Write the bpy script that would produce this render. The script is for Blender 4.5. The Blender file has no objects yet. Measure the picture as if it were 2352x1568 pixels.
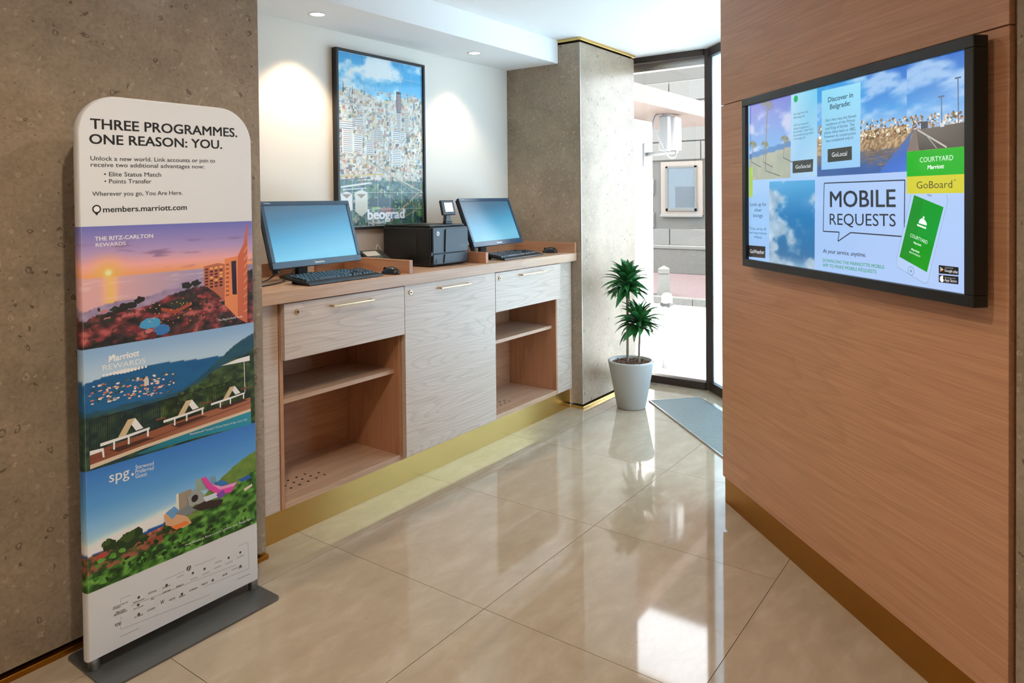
import bpy, bmesh, math, random
from mathutils import Vector, Matrix

sc = bpy.context.scene
COL = sc.collection
R = math.radians

# ------------------------------------------------------------------ camera
F_PX, YAW, PITCH, ROLL, PCY = 1650.985, R(35.9242), R(-0.9868), R(-0.5773), 485.325
CAM = Vector((0, 0, 1.38))
_f = Vector((math.cos(YAW) * math.cos(PITCH), math.sin(YAW) * math.cos(PITCH), math.sin(PITCH)))
_r0 = Vector((math.sin(YAW), -math.cos(YAW), 0))
_u0 = _r0.cross(_f)
_r = _r0 * math.cos(ROLL) + _u0 * math.sin(ROLL)
_u = _u0 * math.cos(ROLL) - _r0 * math.sin(ROLL)
cd = bpy.data.cameras.new('camera')
cam = bpy.data.objects.new('camera', cd)
COL.objects.link(cam)
M3 = Matrix((_r, _u, -_f)).transposed()
cam.matrix_world = Matrix.Translation(CAM) @ M3.to_4x4()
cd.sensor_fit = 'HORIZONTAL'
cd.sensor_width = 36
cd.lens = F_PX / 2352 * 36
cd.shift_y = -(784 - PCY) / 2352
cd.clip_start = 0.02
sc.camera = cam

def ray(x, y):
    return _r * ((x - 1176) / F_PX) - _u * ((y - PCY) / F_PX) + _f

# ------------------------------------------------------------------ light
w = bpy.data.worlds.new('sky'); sc.world = w; w.use_nodes = True
bg = w.node_tree.nodes['Background']
bg.inputs[0].default_value = (0.86, 0.93, 1.0, 1); bg.inputs[1].default_value = 9.3
sun_d = bpy.data.lights.new('sun', 'SUN'); sun_d.energy = 17.0; sun_d.angle = R(0.6); sun_d.color = (1, .95, .87)
sun = bpy.data.objects.new('sun', sun_d); COL.objects.link(sun)
SUN_DIR = Vector((0.03, 0.62, -0.78)).normalized()
sun.rotation_euler = SUN_DIR.to_track_quat('-Z', 'Y').to_euler()
sc.cycles.transparent_max_bounces = 48
vs = sc.view_settings
vs.view_transform = 'Standard'; vs.look = 'None'; vs.exposure = 0.12; vs.gamma = 1.0; vs.use_curve_mapping = False

# ------------------------------------------------------------------ helpers
def lin(c):
    return tuple((v / 255 / 12.92) if v / 255 <= .04045 else ((v / 255 + .055) / 1.055) ** 2.4 for v in c)
MW = {}
def thing(name, label, cat, loc=(0, 0, 0), rotz=0, group=None, parent=None):
    o = bpy.data.objects.new(name, None); COL.objects.link(o)
    o.empty_display_size = .1
    o.location = loc; o.rotation_euler = (0, 0, rotz)
    MW[o.name] = Matrix.Translation(Vector(loc)) @ Matrix.Rotation(rotz, 4, 'Z')
    tag(o, label, cat, group)
    return o
def tag(o, label=None, cat=None, group=None, kind=None):
    if label: o['label'] = label
    if cat: o['category'] = cat
    if group: o['group'] = group
    if kind: o['kind'] = kind
    return o
def link(name, me, mat, parent=None, smooth=False):
    o = bpy.data.objects.new(name, me); COL.objects.link(o)
    if mat is not None:
        me.materials.clear()
        for m in (mat if isinstance(mat, (list, tuple)) else [mat]): me.materials.append(m)
    if parent is not None: o.parent = parent
    if smooth:
        for p in me.polygons: p.use_smooth = True
    MW[o.name] = MW.get(parent.name, Matrix()) if parent is not None else Matrix()
    return o
def put(name, bm, mat, parent=None, local=False, smooth=False):
    """bm in world coordinates (or in the parent's if local) -> one mesh object"""
    if parent is not None and not local:
        bmesh.ops.transform(bm, matrix=MW.get(parent.name, Matrix()).inverted(), verts=bm.verts)
    me = bpy.data.meshes.new(name); bm.to_mesh(me); bm.free()
    return link(name, me, mat, parent, smooth)
def B(): return bmesh.new()
def box(bm, x0, x1, y0, y1, z0, z1, bev=0, seg=1, M=None):
    vs_ = [bm.verts.new(p) for p in ((x0,y0,z0),(x1,y0,z0),(x1,y1,z0),(x0,y1,z0),(x0,y0,z1),(x1,y0,z1),(x1,y1,z1),(x0,y1,z1))]
    fs = [bm.faces.new([vs_[i] for i in q]) for q in ((3,2,1,0),(4,5,6,7),(0,1,5,4),(1,2,6,5),(2,3,7,6),(3,0,4,7))]
    allv = vs_
    if bev:
        es = list({e for f in fs for e in f.edges})
        r = bmesh.ops.bevel(bm, geom=es, offset=bev, segments=seg, profile=.5, affect='EDGES')
        allv = list({v for f in r['faces'] for v in f.verts} | {v for f in fs if f.is_valid for v in f.verts})
    if M is not None: bmesh.ops.transform(bm, matrix=M, verts=[v for v in allv if v.is_valid])
    return bm
def cyl(bm, p0, p1, r0, r1=None, n=16, cap=True):
    r1 = r0 if r1 is None else r1
    p0, p1 = Vector(p0), Vector(p1); d = (p1 - p0).normalized()
    a = d.orthogonal().normalized(); b = d.cross(a)
    A = [bm.verts.new(p0 + (a * math.cos(2*math.pi*i/n) + b * math.sin(2*math.pi*i/n)) * r0) for i in range(n)]
    C = [bm.verts.new(p1 + (a * math.cos(2*math.pi*i/n) + b * math.sin(2*math.pi*i/n)) * r1) for i in range(n)]
    for i in range(n): bm.faces.new((A[i], A[(i+1)%n], C[(i+1)%n], C[i]))
    if cap: bm.faces.new(A[::-1]); bm.faces.new(C)
    return bm
def lathe(bm, prof, c=(0,0,0), n=32):
    rings = []
    for r, z in prof:
        rings.append([bm.verts.new((c[0] + r*math.cos(2*math.pi*i/n), c[1] + r*math.sin(2*math.pi*i/n), c[2] + z)) for i in range(n)])
    for a, b in zip(rings, rings[1:]):
        for i in range(n): bm.faces.new((a[i], a[(i+1)%n], b[(i+1)%n], b[i]))
    return bm
def tube(bm, pts, r, n=8):
    pts = [Vector(p) for p in pts]
    # Catmull-Rom smoothing
    P = [pts[0]] + pts + [pts[-1]]; S = []
    for i in range(1, len(P) - 2):
        for k in range(6):
            t = k / 6
            p0, p1, p2, p3 = P[i-1], P[i], P[i+1], P[i+2]
            S.append(.5 * ((2*p1) + (p2 - p0)*t + (2*p0 - 5*p1 + 4*p2 - p3)*t*t + (3*p1 - p0 - 3*p2 + p3)*t**3))
    S.append(pts[-1]); prev = None; up = None
    for i, p in enumerate(S):
        d = (S[min(i+1, len(S)-1)] - S[max(i-1, 0)]).normalized()
        up = d.orthogonal().normalized() if up is None else (up - d * up.dot(d)).normalized()
        q = d.cross(up)
        ring = [bm.verts.new(p + (up*math.cos(2*math.pi*k/n) + q*math.sin(2*math.pi*k/n)) * r) for k in range(n)]
        if prev:
            for k in range(n): bm.faces.new((prev[k], prev[(k+1)%n], ring[(k+1)%n], ring[k]))
        else: bm.faces.new(ring[::-1])
        prev = ring
    bm.faces.new(prev)
    return bm
def prism(bm, poly, z0, z1):
    a = [bm.verts.new((x, y, z0)) for x, y in poly]; b = [bm.verts.new((x, y, z1)) for x, y in poly]
    n = len(poly)
    bm.faces.new(a[::-1]); bm.faces.new(b)
    for i in range(n): bm.faces.new((a[i], a[(i+1)%n], b[(i+1)%n], b[i]))
    return bm
def clip(poly, px, py, nx, ny):
    out = []
    for i in range(len(poly)):
        a, b = poly[i], poly[(i+1) % len(poly)]
        da = (a[0]-px)*nx + (a[1]-py)*ny; db = (b[0]-px)*nx + (b[1]-py)*ny
        if da >= 0: out.append(a)
        if (da >= 0) != (db >= 0):
            t = da / (da - db); out.append((a[0]+(b[0]-a[0])*t, a[1]+(b[1]-a[1])*t))
    return out

# ------------------------------------------------------------------ materials
def newmat(name):
    m = bpy.data.materials.new(name); m.use_nodes = True
    nt = m.node_tree; return m, nt, nt.nodes, nt.links, nt.nodes['Principled BSDF']
def plain(name, c, rough=.5, metal=0, spec=.5, bump=0, bscale=200, coat=0, var=0.0):
    m, nt, N, L, b = newmat(name)
    c = lin(c)
    b.inputs['Roughness'].default_value = rough; b.inputs['Metallic'].default_value = metal
    b.inputs['Specular IOR Level'].default_value = spec; b.inputs['Coat Weight'].default_value = coat
    b.inputs['Base Color'].default_value = (*c, 1)
    tc = N.new('ShaderNodeTexCoord')
    nz = N.new('ShaderNodeTexNoise'); nz.inputs['Scale'].default_value = bscale; nz.inputs['Detail'].default_value = 3
    L.new(tc.outputs['Object'], nz.inputs['Vector'])
    if var:
        r = N.new('ShaderNodeValToRGB')
        r.color_ramp.elements[0].position = .3; r.color_ramp.elements[1].position = .7
        r.color_ramp.elements[0].color = (*[v*(1-var) for v in c], 1); r.color_ramp.elements[1].color = (*[min(1, v*(1+var)) for v in c], 1)
        L.new(nz.outputs['Fac'], r.inputs['Fac']); L.new(r.outputs['Color'], b.inputs['Base Color'])
    if bump:
        bp = N.new('ShaderNodeBump'); bp.inputs['Strength'].default_value = bump; bp.inputs['Distance'].default_value = .002
        L.new(nz.outputs['Fac'], bp.inputs['Height']); L.new(bp.outputs['Normal'], b.inputs['Normal'])
    return m
def ramp(N, stops):
    r = N.new('ShaderNodeValToRGB'); e = r.color_ramp.elements
    while len(e) < len(stops): e.new(.5)
    for el, (p, c) in zip(e, stops): el.position = p; el.color = (*c, 1) if len(c) == 3 else c
    return r
def mixc(N, L, fac, a, b, mode='MIX'):
    x = N.new('ShaderNodeMix'); x.data_type = 'RGBA'; x.blend_type = mode
    for s, v in ((x.inputs[0], fac), (x.inputs[6], a), (x.inputs[7], b)):
        if isinstance(v, (int, float)): s.default_value = v
        elif isinstance(v, tuple): s.default_value = (*v, 1)
        else: L.new(v, s)
    return x.outputs[2]
def wood(name, light, dark, axis='X', rough=.42, ringk=16, seed=0, ringamt=.35):
    """oak veneer, grain along the given local axis, cathedral rings from a stretched noise"""
    m, nt, N, L, b = newmat(name)
    tc = N.new('ShaderNodeTexCoord'); mp = N.new('ShaderNodeMapping')
    st = {'X': (.4, 3.4, 3.4), 'Y': (3.4, .4, 3.4), 'Z': (3.4, 3.4, .4)}[axis]
    fi = {'X': (3, 190, 190), 'Y': (190, 3, 190), 'Z': (190, 190, 3)}[axis]
    mp.inputs['Scale'].default_value = st; mp.inputs['Location'].default_value = (seed*1.7, seed*2.3, seed*.9)
    L.new(tc.outputs['Object'], mp.inputs['Vector'])
    n1 = N.new('ShaderNodeTexNoise'); n1.inputs['Scale'].default_value = 1.3; n1.inputs['Detail'].default_value = 2.2; n1.inputs['Roughness'].default_value = .45
    L.new(mp.outputs['Vector'], n1.inputs['Vector'])
    mu = N.new('ShaderNodeMath'); mu.operation = 'MULTIPLY'; mu.inputs[1].default_value = ringk
    L.new(n1.outputs['Fac'], mu.inputs[0])
    fr = N.new('ShaderNodeMath'); fr.operation = 'FRACT'; L.new(mu.outputs[0], fr.inputs[0])
    rr = ramp(N, [(0, (.0,)*3), (.6, (.12,)*3), (.93, (1,)*3), (1, (0,)*3)])
    L.new(fr.outputs[0], rr.inputs['Fac'])
    mp2 = N.new('ShaderNodeMapping'); mp2.inputs['Scale'].default_value = fi
    L.new(tc.outputs['Object'], mp2.inputs['Vector'])
    n2 = N.new('ShaderNodeTexNoise'); n2.inputs['Scale'].default_value = 1; n2.inputs['Detail'].default_value = 3
    L.new(mp2.outputs['Vector'], n2.inputs['Vector'])
    r2 = ramp(N, [(.35, (0,)*3), (.7, (1,)*3)]); L.new(n2.outputs['Fac'], r2.inputs['Fac'])
    la, da = lin(light), lin(dark)
    c1 = mixc(N, L, r2.outputs['Color'], la, tuple(.55*x + .45*y for x, y in zip(la, da)))
    f = N.new('ShaderNodeMath'); f.operation = 'MULTIPLY'; f.inputs[1].default_value = ringamt
    L.new(rr.outputs['Color'], f.inputs[0])
    c2 = mixc(N, L, f.outputs[0], c1, da)
    L.new(c2, b.inputs['Base Color'])
    b.inputs['Roughness'].default_value = rough
    bp = N.new('ShaderNodeBump'); bp.inputs['Strength'].default_value = .12; bp.inputs['Distance'].default_value = .001
    L.new(n2.outputs['Fac'], bp.inputs['Height']); L.new(bp.outputs['Normal'], b.inputs['Normal'])
    return m
def stone(name, base, rough=.3):
    """fossil limestone: mottled ground, dark and pale shell rings, flecks and pores"""
    m, nt, N, L, b = newmat(name)
    tc = N.new('ShaderNodeTexCoord')
    wn = N.new('ShaderNodeTexNoise'); wn.inputs['Scale'].default_value = 26; wn.inputs['Detail'].default_value = 3
    L.new(tc.outputs['Object'], wn.inputs['Vector'])
    wv = N.new('ShaderNodeVectorMath'); wv.operation = 'MULTIPLY_ADD'; wv.inputs[1].default_value = (.05,)*3
    L.new(wn.outputs['Color'], wv.inputs[0]); L.new(tc.outputs['Object'], wv.inputs[2])
    c = lin(base)
    n1 = N.new('ShaderNodeTexNoise'); n1.inputs['Scale'].default_value = 5; n1.inputs['Detail'].default_value = 8; n1.inputs['Roughness'].default_value = .68
    L.new(tc.outputs['Object'], n1.inputs['Vector'])
    r1 = ramp(N, [(.3, tuple(v*.78 for v in c)), (.5, c), (.72, tuple(min(1, v*1.2) for v in c))])
    L.new(n1.outputs['Fac'], r1.inputs['Fac'])
    n3 = N.new('ShaderNodeTexNoise'); n3.inputs['Scale'].default_value = 75; n3.inputs['Detail'].default_value = 4
    L.new(wv.outputs[0], n3.inputs['Vector'])
    r3 = ramp(N, [(.32, (.80,)*3), (.5, (.98,)*3), (.7, (1.1, 1.09, 1.08))]); L.new(n3.outputs['Fac'], r3.inputs['Fac'])
    col = mixc(N, L, .8, r1.outputs['Color'], r3.outputs['Color'], 'MULTIPLY')
    for sc_, ra, rb, thr, tint in ((24, .18, .28, .77, tuple(v*.30 for v in c)), (34, .16, .27, .70, tuple(min(1, v*1.4+.02) for v in c)),
                                   (44, .0, .17, .80, tuple(v*.22 for v in c)), (60, .0, .22, .72, tuple(min(1, v*1.3) for v in c))):
        v = N.new('ShaderNodeTexVoronoi'); v.inputs['Scale'].default_value = sc_
        mpv = N.new('ShaderNodeMapping'); mpv.inputs['Location'].default_value = (sc_*.37, sc_*.11, sc_*.71)
        L.new(wv.outputs[0], mpv.inputs['Vector']); L.new(mpv.outputs[0], v.inputs['Vector'])
        if ra > 0: rg = ramp(N, [(ra - .05, (0,)*3), (ra, (1,)*3), (rb - .06, (1,)*3), (rb, (0,)*3)])
        else: rg = ramp(N, [(.0, (1,)*3), (rb - .08, (1,)*3), (rb, (0,)*3)])
        L.new(v.outputs['Distance'], rg.inputs['Fac'])
        sp = N.new('ShaderNodeSeparateColor'); L.new(v.outputs['Color'], sp.inputs[0])
        gt = N.new('ShaderNodeMath'); gt.operation = 'GREATER_THAN'; gt.inputs[1].default_value = thr
        L.new(sp.outputs[0], gt.inputs[0])
        mm = N.new('ShaderNodeMath'); mm.operation = 'MULTIPLY'; L.new(rg.outputs['Color'], mm.inputs[0]); L.new(gt.outputs[0], mm.inputs[1])
        m3 = N.new('ShaderNodeMath'); m3.operation = 'MULTIPLY'; m3.inputs[1].default_value = .74; L.new(mm.outputs[0], m3.inputs[0])
        col = mixc(N, L, m3.outputs[0], col, tint)
    L.new(col, b.inputs['Base Color'])
    b.inputs['Roughness'].default_value = rough; b.inputs['Specular IOR Level'].default_value = .22
    return m
def brass(name, c=(214, 182, 112), rough=.24):
    m, nt, N, L, b = newmat(name)
    b.inputs['Base Color'].default_value = (*lin(c), 1); b.inputs['Metallic'].default_value = 1
    tc = N.new('ShaderNodeTexCoord'); mp = N.new('ShaderNodeMapping'); mp.inputs['Scale'].default_value = (1.5, 1.5, 9)
    L.new(tc.outputs['Object'], mp.inputs['Vector'])
    n = N.new('ShaderNodeTexNoise'); n.inputs['Scale'].default_value = 2; n.inputs['Detail'].default_value = 2
    L.new(mp.outputs['Vector'], n.inputs['Vector'])
    r = N.new('ShaderNodeMapRange'); r.inputs[3].default_value = rough*.85; r.inputs[4].default_value = rough*1.2
    L.new(n.outputs['Fac'], r.inputs[0]); L.new(r.outputs[0], b.inputs['Roughness'])
    return m
def emit(name, c, s):
    m, nt, N, L, b = newmat(name)
    b.inputs['Base Color'].default_value = (*lin(c), 1); b.inputs['Emission Color'].default_value = (*lin(c), 1); b.inputs['Emission Strength'].default_value = s
    return m
def attr_mat(name, gain=1.0, rough=.5, em=0, coat=0):
    """flat print: the ink colours are stored in the mesh's colour attribute"""
    m, nt, N, L, b = newmat(name)
    a = N.new('ShaderNodeAttribute'); a.attribute_name = 'ink'; L.new(a.outputs['Alpha'], b.inputs['Alpha'])
    if em:
        b.inputs['Base Color'].default_value = (.01, .01, .012, 1)
        L.new(a.outputs['Color'], b.inputs['Emission Color']); b.inputs['Emission Strength'].default_value = em
    else: L.new(a.outputs['Color'], b.inputs['Base Color'])
    b.inputs['Roughness'].default_value = rough; b.inputs['Coat Weight'].default_value = coat
    b.inputs['Coat Roughness'].default_value = .03
    return m
def glass(name, tint=(1, 1, 1), refl=1.0):
    m, nt, N, L, b = newmat(name)
    out = N['Material Output'] if 'Material Output' in N else [n for n in N if n.type == 'OUTPUT_MATERIAL'][0]
    t = N.new('ShaderNodeBsdfTransparent'); t.inputs[0].default_value = (*tint, 1)
    g = N.new('ShaderNodeBsdfGlossy'); g.inputs['Roughness'].default_value = .0
    fr = N.new('ShaderNodeFresnel'); fr.inputs[0].default_value = 1.45
    mx = N.new('ShaderNodeMixShader'); L.new(fr.outputs[0], mx.inputs[0]); L.new(t.outputs[0], mx.inputs[1]); L.new(g.outputs[0], mx.inputs[2])
    L.new(mx.outputs[0], out.inputs[0]); N.remove(b)
    return m
def film(name, tint, clear):
    """glass pane with a frosted white film on it"""
    m, nt, N, L, b = newmat(name)
    out = [n for n in N if n.type == 'OUTPUT_MATERIAL'][0]
    t = N.new('ShaderNodeBsdfTransparent'); tr = N.new('ShaderNodeBsdfTranslucent'); tr.inputs[0].default_value = (*tint, 1)
    g = N.new('ShaderNodeBsdfGlossy'); g.inputs['Roughness'].default_value = .08
    mx = N.new('ShaderNodeMixShader'); mx.inputs[0].default_value = 1 - clear
    L.new(t.outputs[0], mx.inputs[1]); L.new(tr.outputs[0], mx.inputs[2])
    fr = N.new('ShaderNodeFresnel'); fr.inputs[0].default_value = 1.4
    m2 = N.new('ShaderNodeMixShader'); L.new(fr.outputs[0], m2.inputs[0]); L.new(mx.outputs[0], m2.inputs[1]); L.new(g.outputs[0], m2.inputs[2])
    L.new(m2.outputs[0], out.inputs[0]); N.remove(b)
    return m
def floor_mat():
    m, nt, N, L, b = newmat('polished_limestone')
    tc = N.new('ShaderNodeTexCoord'); oi = N.new('ShaderNodeObjectInfo')
    off = N.new('ShaderNodeVectorMath'); off.operation = 'MULTIPLY_ADD'; off.inputs[1].default_value = (9, 7, 3)
    L.new(oi.outputs['Random'], off.inputs[0]); L.new(tc.outputs['Object'], off.inputs[2])
    mp = N.new('ShaderNodeMapping'); mp.inputs['Scale'].default_value = (2, 4, 1); mp.inputs['Rotation'].default_value = (0, 0, .5)
    L.new(off.outputs[0], mp.inputs['Vector'])
    n = N.new('ShaderNodeTexNoise'); n.inputs['Scale'].default_value = 2.6; n.inputs['Detail'].default_value = 9; n.inputs['Roughness'].default_value = .62; n.inputs['Distortion'].default_value = .4
    L.new(mp.outputs['Vector'], n.inputs['Vector'])
    r = ramp(N, [(.2, lin((168, 150, 128))), (.5, lin((180, 162, 139))), (.8, lin((194, 178, 157)))])
    L.new(n.outputs['Fac'], r.inputs['Fac'])
    v = N.new('ShaderNodeTexVoronoi'); v.inputs['Scale'].default_value = 14; L.new(off.outputs[0], v.inputs['Vector'])
    rv = ramp(N, [(.0, (1,)*3), (.045, (0,)*3)]); L.new(v.outputs['Distance'], rv.inputs['Fac'])
    sp = N.new('ShaderNodeSeparateColor'); L.new(v.outputs['Color'], sp.inputs[0])
    gt = N.new('ShaderNodeMath'); gt.operation = 'GREATER_THAN'; gt.inputs[1].default_value = .7; L.new(sp.outputs[0], gt.inputs[0])
    mm = N.new('ShaderNodeMath'); mm.operation = 'MULTIPLY'; L.new(rv.outputs['Color'], mm.inputs[0]); L.new(gt.outputs[0], mm.inputs[1])
    col = mixc(N, L, mm.outputs[0], r.outputs['Color'], lin((95, 78, 60)))
    L.new(col, b.inputs['Base Color'])
    b.inputs['Roughness'].default_value = .05; b.inputs['Specular IOR Level'].default_value = .6
    return m

M = {}
M['floor'] = floor_mat()
M['grout'] = plain('grout', (120, 100, 80), .8)
M['plaster'] = plain('white_plaster', (242, 233, 219), .75, bump=.05, bscale=300)
M['ceil'] = plain('ceiling_paint', (250, 248, 244), .8, bump=.04, bscale=300)
M['stone'] = stone('fossil_limestone', (160, 143, 123), .24)
M['black'] = plain('black_recess', (8, 8, 8), .7)
M['brass'] = brass('brushed_brass')
M['brass_dk'] = brass('dark_brass', (176, 122, 48), .33)  # darker, more orange brass than the desk plinth
M['woodX'] = wood('daylit_oak', (216, 197, 180), (164, 140, 122), 'X', .36, 30, 1, .34)  # one oak: daylight glare worked into the fronts, warm light into the rest
M['woodX2'] = wood('daylit_oak_door', (216, 197, 180), (164, 140, 122), 'X', .36, 36, 4, .34)
M['woodZ'] = wood('oak_side_veneer', (196, 144, 108), (150, 100, 70), 'Z', .4, 10, 2)
M['woodTop'] = wood('oak_worktop', (205, 168, 138), (164, 122, 94), 'X', .3, 9, 3)
M['woodY'] = wood('oak_upstand', (196, 146, 112), (152, 102, 72), 'Y', .4, 9, 5)
M['panel'] = wood('oak_wall_panel', (210, 156, 118), (168, 114, 80), 'X', .4, 12, 7, .22)
M['bronze'] = plain('dark_bronze_frame', (66, 56, 52), .35, .4)
M['glass'] = glass('clear_glass')
M['film'] = film('frosted_glass', (.64, .78, .88), .06)
M['blackplastic'] = plain('black_plastic', (22, 23, 25), .38, bump=.04, bscale=900)
M['satinblack'] = plain('satin_black', (14, 14, 15), .3)
M['chrome'] = plain('polished_metal', (215, 205, 190), .15, 1)
M['alu'] = plain('silver_aluminium', (190, 190, 188), .3, 1)
# ------------------------------------------------------------------ setting
def struct(name, bm, mat, label=None, parent=None):
    o = put(name, bm, mat, parent)
    if parent is None: o['kind'] = 'structure'
    if label: o['label'] = label
    return o
Y_WALL, X_WALL = 2.400, 1.668            # stone wall behind the banner: face and right-hand end
Y_KICK, Y_CARC, Y_FRONT, Y_TOP = 2.478, 2.462, 2.434, 2.422
X_COL, Y_COL = 4.065, 2.387              # stone column: left face and front face
Y_BACK, Z_CEIL, Z_SOF = 2.98, 2.43, 2.275
TA = R(45.765)
TV = Vector((math.cos(TA), math.sin(TA), 0)); TN = Vector((-math.sin(TA), math.cos(TA), 0))
PA = Vector((3.176, 1.125, 0))           # foot of the wood partition's far end
X_WIN = 4.97
WC = Vector((4.99, 1.86, 0))             # corner post between the two glass walls

# floor: polished tiles with open joints on a dark bed
fbed = [(-2.6, -2.6), (5.0, -2.6), (5.0, 2.5), (-2.6, 2.5)]
fbed = clip(fbed, WC.x, WC.y, TN.x, TN.y)
floor = struct('floor', prism(B(), fbed, -.06, -.012), M['grout'], 'polished beige limestone floor of large square tiles')
TX, TY, TS = 1.88, 1.495, .7495
J = .0011
def tile(x0, x1, y0, y1):
    p = [(x0+J, y0+J), (x1-J, y0+J), (x1-J, y1-J), (x0+J, y1-J)]
    p = clip(p, WC.x, WC.y, TN.x, TN.y)
    if len(p) >= 3: p = clip(p, 4.985, 0, -1, 0)
    if len(p) >= 3: p = clip(p, 0, Y_KICK + .02, 0, -1)
    if len(p) < 3: return
    bm = prism(B(), p, -.012, 0)
    put('floor_tile', bm, M['floor'], floor)
for j in range(-5, 2):
    y0 = TY + TS * j
    if j <= -2:
        for i in range(-4, 4):
            x0 = TX - TS * .5 + 2 * TS * i
            tile(x0, x0 + 2 * TS, y0, y0 + TS)
    else:
        for i in range(-6, 6): tile(TX + TS * i, TX + TS * (i + 1), y0, y0 + TS)

# ceiling and the dropped soffit over the desk
cpoly = clip([(-2.6, -2.6), (5.05, -2.6), (5.05, 3.1), (-2.6, 3.1)], WC.x + .05, WC.y - .05, TN.x, TN.y)
ceiling = struct('ceiling', prism(B(), cpoly, Z_CEIL, Z_CEIL + .12), M['ceil'], 'plain white painted ceiling')
put('soffit', box(B(), X_WALL - .45, X_COL - .002, 2.555, Y_BACK - .001, Z_SOF, Z_CEIL - .0005, .001), M['ceil'], ceiling)

# left stone wall, two courses of slabs with a hairline joint
wl = struct('wall_left', box(B(), -2.6, X_WALL - .02, Y_WALL + .02, Y_WALL + .30, .0, Z_CEIL - .001), M['black'], 'grey-brown fossil limestone wall behind the banner')
def slab_xz(bm, pts, y0, y1):
    a = [bm.verts.new((x, y0, z)) for x, z in pts]; b2 = [bm.verts.new((x, y1, z)) for x, z in pts]; n = len(pts)
    bm.faces.new(a); bm.faces.new(b2[::-1])
    for i in range(n): bm.faces.new((a[(i+1)%n], a[i], b2[i], b2[(i+1)%n]))
    bmesh.ops.recalc_face_normals(bm, faces=bm.faces); return bm
ZC = Z_CEIL - .002
put('stone_slab', slab_xz(B(), [(-2.6, .03), (1.15, .03), (1.15, .4855), (X_WALL, .4855), (X_WALL, ZC), (-2.6, ZC)], Y_WALL, Y_WALL + .022), M['stone'], wl)
put('stone_slab', box(B(), 1.151, X_WALL, Y_WALL, Y_WALL + .022, .03, .4845, .0012), M['stone'], wl)
put('stone_slab', box(B(), X_WALL - .022, X_WALL, Y_WALL + .023, 2.7, .03, Z_CEIL - .002, .0012), M['stone'], wl)
struct('baseboard_left', box(B(), -2.6, X_WALL + .004, Y_WALL - .012, Y_WALL + .019, 0.0, .018, .001), M['brass_dk'], 'low brass strip at the foot of the stone wall')

# back wall of the niche
struct('wall_back', box(B(), X_WALL - .45, X_COL + .02, Y_BACK, Y_BACK + .1, 0, Z_CEIL - .001), M['plaster'], 'off-white plaster wall of the desk niche')
struct('wall_niche', box(B(), X_WALL - .45, X_WALL - .35, 2.7, Y_BACK - .001, 0, Z_SOF - .001), M['plaster'], 'off-white plaster side wall hidden beside the niche')

# stone column
wc = struct('wall_column', box(B(), X_COL + .022, 4.85, Y_COL + .022, 3.1, .0, Z_CEIL - .001), M['black'], 'polished fossil limestone column between desk and window')
put('stone_slab', box(B(), X_COL, X_COL + .021, Y_COL + .0012, Y_BACK - .001, .028, 2.398, .001), M['stone'], wc)
put('stone_slab', box(B(), X_COL + .002, 4.845, Y_COL, Y_COL + .021, .028, 2.398, .001), M['stone'], wc)
put('corner_strip', box(B(), X_COL - .0015, X_COL + .0045, Y_COL - .0015, Y_COL + .0035, .028, 2.398, .0006), M['alu'], wc)
b_ = box(B(), X_COL - .009, 4.85, Y_COL - .010, Y_COL + .02, 0, .016, .001)
box(b_, X_COL - .009, X_COL + .02, Y_COL + .021, Y_KICK - .001, 0, .016, .001)
struct('baseboard_column', b_, M['brass'], 'low brass strip at the foot of the column')
b_ = box(B(), X_COL - .008, 4.85, Y_COL - .009, Y_COL + .02, 2.410, Z_CEIL - .001, .001)
box(b_, X_COL - .008, X_COL + .02, Y_COL + .021, 2.554, 2.410, Z_CEIL - .001, .001)
struct('trim_1', b_, M['brass'], 'thin brass strip along the head of the column')

# desk plinth
struct('baseboard_desk', box(B(), X_WALL - .3, X_COL - .012, Y_KICK, Y_KICK + .02, 0, .126, .0008), M['brass'], 'brushed brass plinth under the desk')

# partition with the television: two oak panels on a brass plinth
PROT = TA
def along(s, d, z): return PA + TV * s + TN * d + Vector((0, 0, z))
def pframe():
    return Matrix.Translation(PA) @ Matrix.Rotation(TA, 4, 'Z')
wr = bpy.data.objects.new('wall_right', bpy.data.meshes.new('wall_right')); COL.objects.link(wr)
bm = box(B(), -1.525, -.03, -.12, 0, .126, Z_CEIL - .002); bm.to_mesh(wr.data); bm.free(); wr.data.materials.append(M['panel'])
wr.matrix_world = pframe(); MW[wr.name] = pframe(); wr['kind'] = 'structure'; wr['label'] = 'partition clad in brown oak panels carrying the television'
put('wood_panel', box(B(), -1.525, -.018, .001, .02, .128, 1.7835, .001), M['panel'], wr, local=True)
put('wood_panel', box(B(), -1.525, -.018, .001, .02, 1.7865, Z_CEIL - .003, .001), M['panel'], wr, local=True)
put('end_panel', box(B(), -.029, -.018, -.13, .0, .128, Z_CEIL - .003, .001), M['panel'], wr, local=True)
bb = put('baseboard_right', box(B(), -1.53, 0, -.10, 0, 0, .1255, .001), M['brass_dk'], None)
bb.matrix_world = pframe(); bb['kind'] = 'structure'; bb['label'] = 'tall brass plinth under the wood partition'
ws = bpy.data.objects.new('wall_stone', bpy.data.meshes.new('wall_stone')); COL.objects.link(ws)
bm = box(B(), -4.2, -1.541, -.3, .018, 0, Z_CEIL - .002, .004); bm.to_mesh(ws.data); bm.free(); ws.data.materials.append(M['stone'])
ws.matrix_world = pframe(); ws['kind'] = 'structure'; ws['label'] = 'dark limestone pier beside the wood partition'
MW[ws.name] = pframe()
put('shadow_gap', box(B(), -1.5405, -1.5265, -.1, -.004, 0.0, Z_CEIL - .003), M['black'], ws, local=True)

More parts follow.
